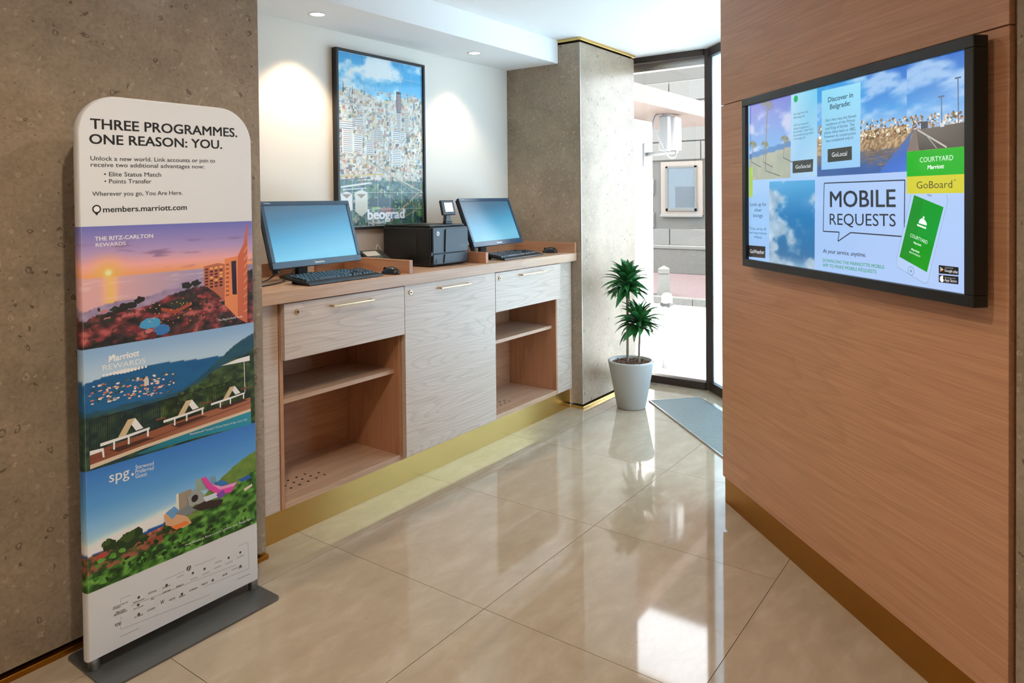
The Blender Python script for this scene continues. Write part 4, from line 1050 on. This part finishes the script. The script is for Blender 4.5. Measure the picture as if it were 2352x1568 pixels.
def pq(u0, v0, u1, v1, c, l): k.poly([pf(u0, v0), pf(u1, v0), pf(u1, v1), pf(u0, v1)], c, l, False)
def sheet(x, t):
    if t > .775 + .02 * math.sin(x * 9):
        c = grad([(.77, (120, 200, 236)), (1, (34, 160, 222))], t); n = fb(x * 4.5, t * 11, 12, 5)
        return mixrgb(c, (248, 251, 253), sst(.40, .62, n) * .95)
    n = hs(int(x * 60), int(t * 90), 4); m = fb(x * 20, t * 26, 2)
    if t < .27: return mixrgb(grad([(0, (26, 56, 60)), (.35, (60, 110, 60)), (.7, (120, 150, 110)), (1, (214, 208, 190))], n), (50, 90, 96), m)
    c = grad([(0, (150, 110, 84)), (.2, (206, 180, 140)), (.5, (238, 230, 214)), (.8, (176, 186, 176)), (1, (214, 150, 100))], n)
    return mixrgb(c, (244, 242, 236), sst(.45, .9, m) * .45 + .25 * sst(.6, .78, t))
k.raster([pf(0, 0), pf(1, 0), pf(1, 1), pf(0, 1)], 110, 150, sheet, 1, False)
def pd(u, v, a, b2, c, l, n=10, jit=.25):
    u, v = max(a, min(1-a, u)), max(b2, min(1-b2, v)); p = pf(u, v); k.disc(p, a*2*HW*.95, b2*2*HH*.95, c, l, n, False, jit*.6)
PAL = [(120, 92, 60), (150, 120, 60), (92, 104, 62), (84, 70, 58), (190, 150, 70), (236, 226, 208), (214, 192, 160), (190, 140, 100), (240, 240, 236), (170, 190, 200), (206, 170, 96), (120, 140, 120), (150, 96, 72), (226, 206, 130), (96, 120, 110), (200, 110, 80), (110, 130, 150), (244, 238, 224)]
N_ = 800
for i in range(N_):
    v = .80 * (1 - (i / N_)) ** .85 + rnd(-.02, .02); u = rnd(0, .97)
    wd = rnd(.010, .036); ht = rnd(.007, .026)
    if v < .28: c_ = random.choice([(60, 96, 60), (44, 76, 84), (110, 140, 80), (80, 110, 120), (170, 150, 110), (200, 196, 180), (130, 90, 70), (36, 60, 66), (150, 180, 130), (70, 110, 130)])
    else: c_ = random.choice(PAL)
    c_ = mixrgb(c_, (235, 232, 224), .35 * max(0, min(1, (v - .5) * 2.4)))
    u1, v1 = min(1, u + wd), max(0, min(.8 + rnd(0, .02), v + ht))
    if v1 <= max(0, v): continue
    pq(u, max(0, v), u1, v1, c_, 3 + i % 5)
    if i % 4 == 0 and wd > .025 and v > .1:
        for a_ in range(3): pq(u + wd*(.12 + .3*a_), max(0, v) + ht*.25, u + wd*(.26 + .3*a_), max(0, v) + ht*.6, mixrgb(c_, (50, 50, 56), .55), 8)
for u, v, wd, ht, rows in ((.04, .42, .12, .15, 13), (.16, .44, .10, .10, 8), (.30, .42, .09, .09, 8), (.60, .52, .18, .06, 5), (.66, .57, .06, .14, 14), (.76, .57, .06, .13, 12), (.60, .36, .12, .10, 9), (.0, .56, .20, .05, 4), (.14, .58, .14, .05, 4), (.38, .5, .12, .07, 6)):
    pq(u, v, u + wd, v + ht, random.choice([(236, 230, 218), (222, 214, 204), (214, 204, 186)]), 9)
    for r_ in range(rows): pq(u + wd*.1, v + ht*(r_+.25)/rows, u + wd*.92, v + ht*(r_+.6)/rows, random.choice([(120, 112, 108), (150, 120, 104), (110, 124, 134)]), 10)
pq(.665, .69, .725, .82, (58, 44, 46), 10); pq(.675, .705, .715, .80, (150, 110, 110), 11); pq(.665, .80, .725, .82, (44, 36, 38), 11)
for u, v, s_ in ((.05, .79, .05), (.28, .79, .04), (.15, .785, .03), (.58, .775, .04), (.80, .78, .05), (.95, .76, .03), (.88, .755, .025)):
    k.poly([pf(u, v - .02), pf(u + .018, v - .02), pf(u + .009, v + s_)], random.choice([(70, 90, 100), (90, 80, 70), (120, 130, 130)]), 9, False)
for a, b2, w_, c_ in (((.22, .40), (.99, .20), .010, (196, 190, 160)), ((.3, .40), (1, .16), .006, (150, 140, 110)), ((.02, .29), (.5, .31), .008, (206, 176, 84)), ((.02, .27), (.35, .285), .006, (90, 90, 80)), ((.02, .23), (.33, .255), .010, (228, 228, 220)), ((.04, .215), (.30, .225), .006, (200, 210, 210)), ((.68, .08), (.98, .22), .008, (190, 170, 120)), ((.72, .04), (.99, .12), .006, (160, 140, 100)), ((.74, .3), (.99, .18), .004, (120, 110, 90)), ((.9, .62), (.72, .5), .004, (110, 100, 90))):
    k.line(pf(*a), pf(*b2), w_, c_, 11, False)
k.poly([pf(.02, .10), pf(.08, .07), pf(.14, .10), pf(.14, .19), pf(.08, .205), pf(.02, .19)], (232, 232, 224), 11, False); k.poly([pf(.17, .09), pf(.24, .06), pf(.31, .09), pf(.31, .20), pf(.24, .215), pf(.17, .20)], (222, 226, 214), 11, False)
for u in (.08, .24): k.poly([pf(u - .05, .19), pf(u + .05, .19), pf(u, .165)], (150, 120, 90), 12, False)
for i in range(90): pd(rnd(.33, .99), rnd(.0, .24), rnd(.008, .03), rnd(.006, .02), random.choice([(40, 100, 50), (70, 140, 60), (30, 70, 60), (30, 80, 110), (120, 160, 90), (24, 44, 50), (90, 60, 50)]), 9 + i % 3, 7)
pq(.34, .115, .60, .165, (26, 54, 62), 12); pq(.46, .08, .62, .108, (150, 84, 70), 13); pq(.36, .10, .46, .113, (150, 190, 110), 13); k.poly([pf(.60, .04), pf(.63, .04), pf(.615, .12)], (110, 150, 210), 13, False)
for i in range(8):
    u = i / 7; u = min(max(u, .003), .997)
    k.line(pf(u, 0), pf(u, 1), .0014, (240, 236, 222), 14, False)
for i in range(11):
    v = min(max(i / 10, .003), .997); k.line(pf(0, v), pf(1, v), .0014, (240, 236, 222), 14, False)
k.build('printed_picture', M['poster'], ps)
k.text('beograd', pf(.31, .042), pf(.745, .042), .052, (250, 250, 248), 16, .035, px=False); k.text('yugoslavia', pf(.31, .012), pf(.52, .012), .02, (244, 244, 240), 16, .012, px=False)
k.build('lettering', M['poster'], ps)

# ------------------------------------------------------------------ wall display
td = bpy.data.objects.new('wall_display', None); COL.objects.link(td)
tag(td, 'large black-framed lit information screen hung on the wood partition', 'display')
td.matrix_world = pframe(); MW[td.name] = pframe()
S0, S1, V0, V1, DF, DB = -1.484, -.322, 1.101, 1.770, .080, .037
BZ = .030
def tbx(nm, bm, mat, par=td): return put(nm, bm, mat, par, local=True)
bm = B()
for a in ((S0, S1, V1 - BZ, V1), (S0, S1, V0, V0 + BZ), (S0, S0 + BZ, V0 + BZ, V1 - BZ), (S1 - BZ, S1, V0 + BZ, V1 - BZ)): box(bm, a[0], a[1], DB, DF, a[2], a[3], .002)
tbx('frame', bm, plain('display_frame', (24, 25, 24), .35))
tbx('housing', box(B(), S0 + BZ, S1 - BZ, DB, DF - .0135, V0 + BZ, V1 - BZ), M['satinblack'])
tbx('wall_mount', box(B(), S0 + .35, S1 - .35, .0205, DB - .0005, V0 + .15, V1 - .15), M['satinblack'])
M['lit'] = attr_mat('lit_screen', rough=.12, em=1.0)
SP = along((S0 + S1)/2, DF - .0133, (V0 + V1)/2)
k = Ink(SP, TV * -1, TN)
hw, hh = (S1 - S0)/2 - BZ, (V1 - V0)/2 - BZ
k.poly([(-hw, -hh), (hw, -hh), (hw, hh), (-hw, hh)], [(150, 190, 236), (172, 196, 240), (178, 200, 240), (160, 200, 232)], 0, False)
# palms
def palms(x, t):
    h = .28 + .09 * x
    if t > h + .07: return mixrgb(grad([(.4, (120, 172, 224)), (1, (124, 128, 204))], t), (206, 208, 230), .8 * sst(.52, .72, fb(x * 3, t * 6, 2)) * (1 - sst(.75, .9, t)))
    if t > h: return (86, 134, 188)
    return mixrgb((150, 160, 148), (180, 180, 158), fb(x * 8, t * 8, 4))
k.raster([(1721, 414), (1815.5, 408), (1817, 214), (1722, 239)], 36, 56, palms, 1)
for x, yt, yb, s_ in ((1762, 240, 392, 1.15), (1803, 318, 362, .8), (1757, 330, 372, .7), (1730, 330, 372, .7)):
    k.line((x, yt), (x - 4, yb), .006*s_, (140, 130, 120), 3); k.line((x - 4, yb), (x + 26*s_, yb + 12), .004, (110, 112, 110), 3)
    for a_ in range(9):
        an_ = R(20 + a_*40); k.poly([(x, yt), (x + 11*s_*math.cos(an_) - 2, yt - 14*s_*math.sin(an_)*.7 + 4), (x + 14*s_*math.cos(an_), yt - 12*s_*math.sin(an_)*.6 + 6), (x + 8*s_*math.cos(an_), yt - 14*s_*math.sin(an_)*.7 - 2)], (130, 132, 96), 4)
# social column
k.poly([(1818, 408), (1876, 404), (1877, 198), (1818, 213.5)], [(160, 196, 230), (170, 206, 232), (120, 196, 226), (170, 214, 232)], 1)
k.disc((1828, 227), .013, .012, (20, 170, 90), 2, 20)
for i, s_ in enumerate(('#Courtyard |', '#springtime |', '#tuesday | #spring |', '#travelphotography', '| beograd')): k.text(s_, (1822.5, 290 + i*8), (1822.5 + min(46, 3.0*len(s_)), 288.5 + i*8 - len(s_)*.35), 5, (60, 100, 130), 3)
k.text('Springtime by', (1822.5, 265), (1856, 258), 5, (60, 100, 130), 3); k.text('#beograd', (1822.5, 273), (1848, 268), 5, (60, 100, 130), 3)
k.poly([(1820.6, 397.7), (1867, 394), (1868, 365), (1820.6, 370)], (56, 60, 56), 3); k.text('GoSocial', (1827.5, 387.5), (1862, 384.3), 8, (225, 232, 236), 4)
# city photo
def city(x, t):
    if t > .42:
        c = grad([(.42, (150, 190, 230)), (.6, (84, 156, 222)), (1, (62, 150, 214) if x < .6 else (62, 110, 196))], t)
        return mixrgb(c, (178, 208, 238), .8 * sst(.46, .72, fb(x * 4, t * 9, 21, 5)))
    if t > .22: return mixrgb((120, 92, 66), (206, 180, 140), hs(int(x * 90), int(t * 60), 2))
    return mixrgb(mixrgb((150, 120, 84), (60, 100, 160), sst(.2, .06, t)), (50, 84, 150), fb(x * 10, t * 40, 5) * .8)
k.raster([(1877, 405.7), (2083, 393.7), (2083, 138), (1877, 197.7)], 70, 60, city, 1)
k.raster([(2083, 393.7), (2216, 386), (2217, 104.5), (2083, 138)], 40, 60, lambda x, t: city(.62 + .38 * x, t * .93 + .07), 1)
for i in range(520):
    x = rnd(1878, 2212); f_ = (x - 1877)/335; base = 336 - 40*f_; y = base - rnd(0, 1)*(44 - 6*f_)
    w_ = rnd(2, 6); h_ = rnd(2, 7)
    k.poly([(x, y), (x+w_, y-.6), (x+w_, y-.6-h_), (x, y-h_)], random.choice([(196, 168, 120), (150, 110, 76), (226, 214, 190), (110, 84, 62), (90, 86, 60), (206, 196, 176), (170, 130, 90), (70, 70, 56), (240, 232, 214)]), 3 + i % 3)
for i in range(120):
    x = rnd(1990, 2075); y = rnd(340, 388); k.poly([(x, y), (x+rnd(4, 14), y-.8), (x+rnd(4, 14), y-2), (x, y-1.4)], random.choice([(150, 116, 70), (90, 84, 80), (60, 96, 150), (110, 90, 70)]), 6)
k.poly([(2020, 396), (2083, 393), (2083, 350), (2098, 297), (2105, 297)], [(60, 110, 200), (70, 120, 210), (60, 104, 190), (90, 110, 140), (90, 110, 140)], 7)
k.poly([(2083, 348), (2216, 335.8), (2216, 280), (2110, 297), (2100, 297)], [(70, 68, 66), (74, 70, 66), (84, 78, 74), (110, 104, 100), (110, 104, 100)], 8); k.poly([(2083, 348), (2112, 345), (2105, 298), (2100, 297)], (124, 112, 106), 9); k.line((2108, 298), (2175, 338), .0045, (190, 188, 180), 9); k.line((2128, 310), (2152, 340), .0025, (170, 168, 160), 9)
for x, y, w_ in ((2126, 295, 15), (2146, 292, 12), (2160, 292, 10), (2172, 286, 7), (2210, 281, 8)): k.poly([(x, y), (x+w_, y-1.5), (x+w_*.9, y-6), (x+w_*.7, y-9), (x+w_*.2, y-8)], random.choice([(200, 210, 222), (150, 170, 200), (60, 66, 76)]), 10)
k.poly([(2116, 296), (2132, 294), (2132, 278), (2116, 280)], (60, 66, 80), 10)
for x, y0, y1 in ((2201, 282, 179), (2162.5, 283, 222)): k.line((x + 1, y0), (x, y1), .0032, (70, 90, 120), 11); k.line((x - 7, y1 + 1), (x + 7, y1 - 2), .004, (80, 96, 120), 11)
# text card
k.poly([(1887, 390), (1976, 383), (1977, 188.6), (1888, 209)], [(140, 190, 232), (150, 196, 236), (150, 214, 236), (140, 208, 230)], 12)
TD = (44, 66, 92)
k.text('Discover in', (1902.3, 234.9), (1959.4, 222.9), 11, TD, 13, .01); k.text('Belgrade:', (1907, 251), (1953.7, 241.6), 11, TD, 13, .01)
for i, s_ in enumerate(('Stari dvor was the famed', 'residence of the Prince', 'and King of Serbia. The', 'palace dates back to 1882,', 'however its construction', 'was completed only in')): k.text(s_, (1894 + (2, 3, 2, 0, 0, 3)[i], 280 + i*9.4), (1966 - (0, 2, 3, 0, 0, 6)[i], 268.8 + i*9.9), 6.5, TD, 13)
k.poly([(1901.4, 372.9), (1957, 367), (1957, 335.7), (1901.4, 342.9)], (52, 56, 52), 13); k.text('GoLocal', (1911, 360.5), (1945.7, 357), 10, (232, 236, 238), 14)
# green and yellow name plates
k.poly([(2083.4, 405.7), (2215.5, 399.4), (2216.5, 336), (2083.4, 348.6)], (10, 172, 24), 12); k.poly([(2083.4, 445), (2214.5, 443), (2215.5, 399.4), (2083.4, 405.7)], (206, 200, 48), 12)
k.text('COURTYARD', (2113.4, 372.9), (2190, 367.2), 11, (220, 245, 224), 14, -.004); k.text('Marriott', (2131, 388.6), (2169, 385.9), 9, (235, 250, 238), 14, .02, .15); k.text('GoBoard', (2106, 433), (2188, 431), 16, (74, 74, 44), 14, -.003); k.text('\u00ae', (2191, 416), (2197, 416), 5, (74, 74, 44), 14)
# speech bubble
bub = [(1893.4, 420.6), (2078.6, 413.4), (2077, 522), (2071.4, 542.9), (1954, 534), (1924.9, 554), (1927.7, 533), (1890.9, 531), (1893.4, 420.6)]
for a, b2 in zip(bub, bub[1:]):
    if a == (2077, 522): continue
    k.line(a, b2, .0035, (44, 50, 58), 6)
k.text('MOBILE', (1907, 475), (2057, 475), 35, (48, 52, 58), 7, .012); k.text('REQUESTS', (1906, 515.7), (2057.7, 520), 25, (48, 52, 58), 7, -.022)
k.text('At your service, anytime.', (1890, 580), (1988.6, 590), 9, (40, 44, 52), 7, .006, .2)
k.text('DOWNLOAD THE MARRIOTT\u00ae MOBILE', (1890, 600.6), (2030.9, 617.2), 7, (40, 150, 84), 7, .008); k.text('APP TO MAKE MOBILE REQUESTS', (1890, 611.6), (2012.9, 627.9), 7, (40, 150, 84), 7, .008)
# weather
def cumulus(x, t):
    c = grad([(0, (120, 160, 190)), (.12, (54, 112, 160)), (.6, (44, 122, 180)), (1, (84, 164, 214))], t)
    n = fb(x * 3 + 1, t * 5, 31, 5) + .25 * (1 - x) - .12 * t
    return mixrgb(c, mixrgb((120, 150, 176), (222, 232, 240), fb(x * 6, t * 9, 8)), sst(.50, .68, n) * .9)
k.raster([(1767, 604), (1871, 620.6), (1872, 413), (1767, 417)], 40, 70, cumulus, 1)
for i, (s_, a, b2) in enumerate((('Look up for', 1723.4, 1760.6), ('silver', 1733, 1750), ('linings', 1730, 1752))): k.text(s_, (a, 473 + i*12.8), (b2, 473 + i*12.9), 8, (46, 66, 96), 4)
for i, (s_, a, b2) in enumerate((('Today will be 18\u00b0', 1722, 1761), ('and mayormente', 1721.4, 1761), ('soleado', 1731.4, 1750))): k.text(s_, (a, 527 + i*9.2), (b2, 529.8 + i*9.2), 6, (60, 80, 110), 4)
k.poly([(1720.2, 589.4), (1757.7, 592.9), (1758, 566), (1720.2, 562.9)], (50, 48, 46), 3); k.text('GoWeather', (1723, 580.8), (1755.7, 583.4), 8.5, (230, 234, 238), 4)
k.poly([(1720.5, 452), (1729, 452), (1729.4, 384), (1720.5, 384)], (170, 200, 90), 4); k.text('Menu', (1726.5, 405), (1726.5, 432), 4, (130, 160, 80), 5)
# phone drawing
def rp(p, c, l, px_=True): k.poly(p, c, l)
rp([(2094, 446), (2176, 447), (2178, 460), (2137, 645), (2128, 652), (2062, 614), (2057, 604)], (176, 200, 238), 5)
ol = [(2093, 447), (2058, 600), (2063, 614), (2122, 650), (2131, 650), (2177, 462), (2175, 447)]
for a, b2 in zip(ol, ol[1:]): k.line(a, b2, .0012, (120, 150, 190), 6)
rp([(2066.3, 589.4), (2129.4, 625), (2167.7, 475.7), (2100, 447.7)], (8, 150, 20), 7)
rp([(2066.3, 589.4), (2092, 604), (2122, 457), (2100, 447.7)], (14, 140, 30), 8)
k.disc((2093, 622), .0125, .0125, (110, 140, 184), 7, 20); k.disc((2093, 622), .0108, .0108, (176, 200, 238), 8, 20); k.disc((2093, 622), .004, .0045, (110, 140, 184), 9, 4)
k.poly([(2110, 512), (2113, 504), (2118, 501), (2124, 504), (2129, 512), (2129, 518)], (236, 250, 236), 9); k.poly([(2107, 514), (2128, 522), (2127, 526), (2107, 518)], (236, 250, 236), 9); k.disc((2122, 499.5), .0035, .0035, (236, 250, 236), 9)
k.text('COURTYARD', (2090.6, 543), (2130, 561), 8, (224, 246, 224), 10); k.text('Marriott', (2099, 559), (2116, 565.4), 5, (230, 248, 230), 10, .02); k.text('Marriott', (2093.5, 574), (2112, 581.5), 5, (230, 248, 230), 10, .02); k.text('REWARDS', (2089, 580), (2114, 591), 4, (230, 248, 230), 10)
k.line((2130, 447), (2140, 450), .005, (140, 160, 190), 6)
# shop badges
k.poly([(2156.6, 627.7), (2202, 632), (2202, 613.7), (2156.6, 608.6)], (14, 14, 16), 6); k.poly([(2156.6, 648), (2201.7, 652.9), (2202, 634.9), (2156.6, 630.6)], (14, 14, 16), 6)
k.poly([(2160, 612), (2160, 624), (2168, 619)], [(60, 190, 230), (230, 80, 70), (250, 210, 70)], 7); k.text('Google play', (2170, 623.6), (2200.4, 627.6), 6.5, (235, 235, 235), 7); k.text('ANDROID APP ON', (2171, 615.4), (2190, 617.4), 2.2, (210, 210, 210), 7)
k.disc((2163.8, 640.5), .007, .0085, (235, 235, 235), 7, 16); k.disc((2168.2, 639), .003, .0034, (14, 14, 16), 8, 10); k.poly([(2163.6, 635), (2165, 632), (2167, 631.6), (2165.8, 634.6)], (235, 235, 235), 8)
k.text('App Store', (2170, 645.7), (2197.7, 649), 6.5, (235, 235, 235), 7); k.text('Download on the', (2170.5, 638), (2195, 640.6), 2.2, (210, 210, 210), 7)
sn = k.build('screen_image', M['lit'], td); sn['label'] = 'lit screen page with city photo, green name plate and mobile requests notice'

# ------------------------------------------------------------------ lettering on smaller things
def small_text(par, P, U, Nv, items, mat, name='lettering'):
    q = Ink(P, U, Nv, step=.0002)
    for body, u, v, w_, h_, c_, b_2 in items: q.text(body, (u, v), (u + w_, v), h_, c_, 1, b_2, px=False)
    return q.build(name, mat, par)
M['mark'] = attr_mat('printed_mark', rough=.4)
for t_, Mt, W_, H_ in ((mon1, mon1M, .545, .309), (mon2, mon2M, .561, .301)):
    X = MW[t_.name] @ Mt; U = (X.to_3x3() @ Vector((1, 0, 0))).normalized(); Nn = (X.to_3x3() @ Vector((0, -1, 0))).normalized()
    q = Ink(X @ Vector((0, -.0004, 0)), U, Nn, step=.0002)
    q.text('lenovo', (-.030, .0095), (.026, .0095), .011, (225, 232, 238), 1, .03, px=False)
    q.text('ThinkVision', (-W_/2 + .02, H_ - .013), (-W_/2 + .055, H_ - .013), .0055, (200, 215, 225), 1, .01, px=False)
    q.build('lettering', M['mark'], t_)
small_text(pr, (2.853, YP0 + .0003, 1.200), (1, 0, 0), (0, -1, 0), [('hp', -.0075, -.004, .015, .010, (30, 34, 38), .0)], M['mark'])
small_text(pr, (3.05, YP0 - .0052, 1.13), (1, 0, 0), (0, -1, 0), [('LASERJET PRO 400', -.02, -.004, .055, .004, (170, 176, 180), .0)], M['mark'])
q = Ink((7.80, 3.44 - .0626, G + .4), (1, 0, 0), (0, -1, 0), step=.0002)
q.text('SMOKERS POLE', (.02, -.30), (.02, .16), .036, (120, 124, 128), 1, px=False)
q.text('R', (.02, .22), (.02, .26), .03, (90, 94, 98), 1, px=False)
q.build('lettering', M['mark'], sp_)
# ------------------------------------------------------------------ potted dragon tree
random.seed(5)
pt = thing('potted_plant', 'twin-stemmed dragon tree in a tapered grey pot beside the column', 'plant', (4.278, 2.143, .0003))
H_ = .312
bm = lathe(B(), [(0, .0), (.085, .0), (.094, .008), (.149, H_ - .012), (.151, H_ - .004), (.147, H_), (.134, H_), (.131, H_ - .006), (.128, H_ - .03), (0, H_ - .03)], n=56)
put('pot', bm, plain('grey_pot', (176, 176, 172), .38), pt, local=True, smooth=True)
put('soil', cyl(B(), (0, 0, H_ - .0295), (0, 0, H_ - .018), .1275, n=32), plain('soil', (52, 38, 30), .9), pt, local=True)
bm = B()
for i in range(330):
    a, r = rnd(0, 2*math.pi), .122 * math.sqrt(rnd(0, 1)); s_ = rnd(.004, .0075)
    m_ = Matrix.Translation((r*math.cos(a), r*math.sin(a), H_ - .018 + rnd(0, .006))) @ Matrix.Rotation(rnd(0, 6), 4, 'Z') @ Matrix.Rotation(rnd(-1, 1), 4, 'X') @ Matrix.Diagonal((s_*1.3, s_, s_*.8, 1))
    bmesh.ops.create_icosphere(bm, subdivisions=1, radius=1, matrix=m_)
gv = put('clay_pebbles', bm, plain('clay_pebble', (112, 84, 70), .85, var=.35, bscale=60), pt, local=True); gv['kind'] = 'stuff'
def leaf_mesh(nm, L_, W_, curl):
    bm = B(); n = 7; rows = []
    for i in range(n + 1):
        t_ = i / n; w_ = W_ * (math.sin(math.pi * min(1, t_ * .93 + .07)) ** .8) * (1 - .25*t_) if i < n else .0004
        x = L_ * (t_ - .12*curl*t_*t_); z = L_ * (.10*math.sin(t_*2.2) - curl * t_ ** 2.4)
        rows.append([bm.verts.new((x, -w_, z + w_*.42)), bm.verts.new((x, 0, z)), bm.verts.new((x, w_, z + w_*.42))])
    for a, b2 in zip(rows, rows[1:]):
        bm.faces.new((a[0], b2[0], b2[1], a[1])); bm.faces.new((a[1], b2[1], b2[2], a[2]))
    me = bpy.data.meshes.new(nm); bm.to_mesh(me); bm.free()
    for p in me.polygons: p.use_smooth = True
    me.materials.append(M['leaf']); return me
def leaf_material():
    m, nt, N, L, b = newmat('glossy_leaf')
    oi = N.new('ShaderNodeObjectInfo'); r = ramp(N, [(0, lin((34, 94, 52))), (.6, lin((54, 130, 68))), (1, lin((92, 160, 84)))])
    L.new(oi.outputs['Random'], r.inputs['Fac'])
    tc = N.new('ShaderNodeTexCoord'); nz = N.new('ShaderNodeTexNoise'); nz.inputs['Scale'].default_value = 60; L.new(tc.outputs['Object'], nz.inputs['Vector'])
    c_ = mixc(N, L, nz.outputs['Fac'], r.outputs['Color'], lin((40, 96, 50)))
    L.new(c_, b.inputs['Base Color']); b.inputs['Roughness'].default_value = .28
    return m
M['leaf'] = leaf_material()
LM = [leaf_mesh('leaf_blade', .165, .026, .20), leaf_mesh('leaf_blade', .155, .025, .38), leaf_mesh('leaf_blade', .13, .022, .06)]
mbk = M['bark'] = None
def bark():
    m, nt, N, L, b = newmat('ringed_bark')
    tc = N.new('ShaderNodeTexCoord'); w_ = N.new('ShaderNodeTexWave'); w_.bands_direction = 'Z'; w_.inputs['Scale'].default_value = 38; w_.inputs['Distortion'].default_value = 3; w_.inputs['Detail'].default_value = 2
    L.new(tc.outputs['Object'], w_.inputs['Vector']); r = ramp(N, [(.2, lin((84, 76, 62))), (.8, lin((176, 166, 146)))]); L.new(w_.outputs['Fac'], r.inputs['Fac'])
    L.new(r.outputs['Color'], b.inputs['Base Color']); b.inputs['Roughness'].default_value = .8
    return m
M['bark'] = bark()
def stem(x, y, z0, z1, lean, r, nleaf, zspan):
    top = Vector((x + lean[0], y + lean[1], z1))
    pts = [(x, y, z0), (x + lean[0]*.2, y + lean[1]*.3, z0 + (z1-z0)*.35), (x + lean[0]*.7, y + lean[1]*.7, z0 + (z1-z0)*.7), tuple(top), (top.x, top.y, z1 + zspan)]
    s_ = put('stem', tube(B(), pts, r, 10), M['bark'], pt, local=True, smooth=True)
    for i in range(nleaf):
        t_ = i / (nleaf - 1); az = i * 2.39996 + rnd(-.25, .25)
        el = R(-16 + 82 * t_ ** 1.3 + rnd(-10, 10))
        o = bpy.data.objects.new('leaf', LM[0 if t_ > .5 else random.choice((0, 1, 1))] if t_ < .93 else LM[2]); COL.objects.link(o)
        o.parent = s_
        o.matrix_local = Matrix.Translation(top + Vector((math.cos(az)*r*.8, math.sin(az)*r*.8, zspan * t_ * .95))) @ Matrix.Rotation(az, 4, 'Z') @ Matrix.Rotation(-el, 4, 'Y') @ Matrix.Rotation(rnd(-.5, .5), 4, 'X') @ Matrix.Scale(rnd(.82, 1.12), 4)
S_ = (math.sin(YAW), -math.cos(YAW))        # across the view
stem(S_[0]*-.022 + .02, S_[1]*-.022 + .01, H_ - .03, .760, (.004, .0), .0085, 80, .095)
stem(S_[0]*.048 - .01, S_[1]*.048 - .01, H_ - .03, .515, (.005, -.004), .0078, 58, .085)
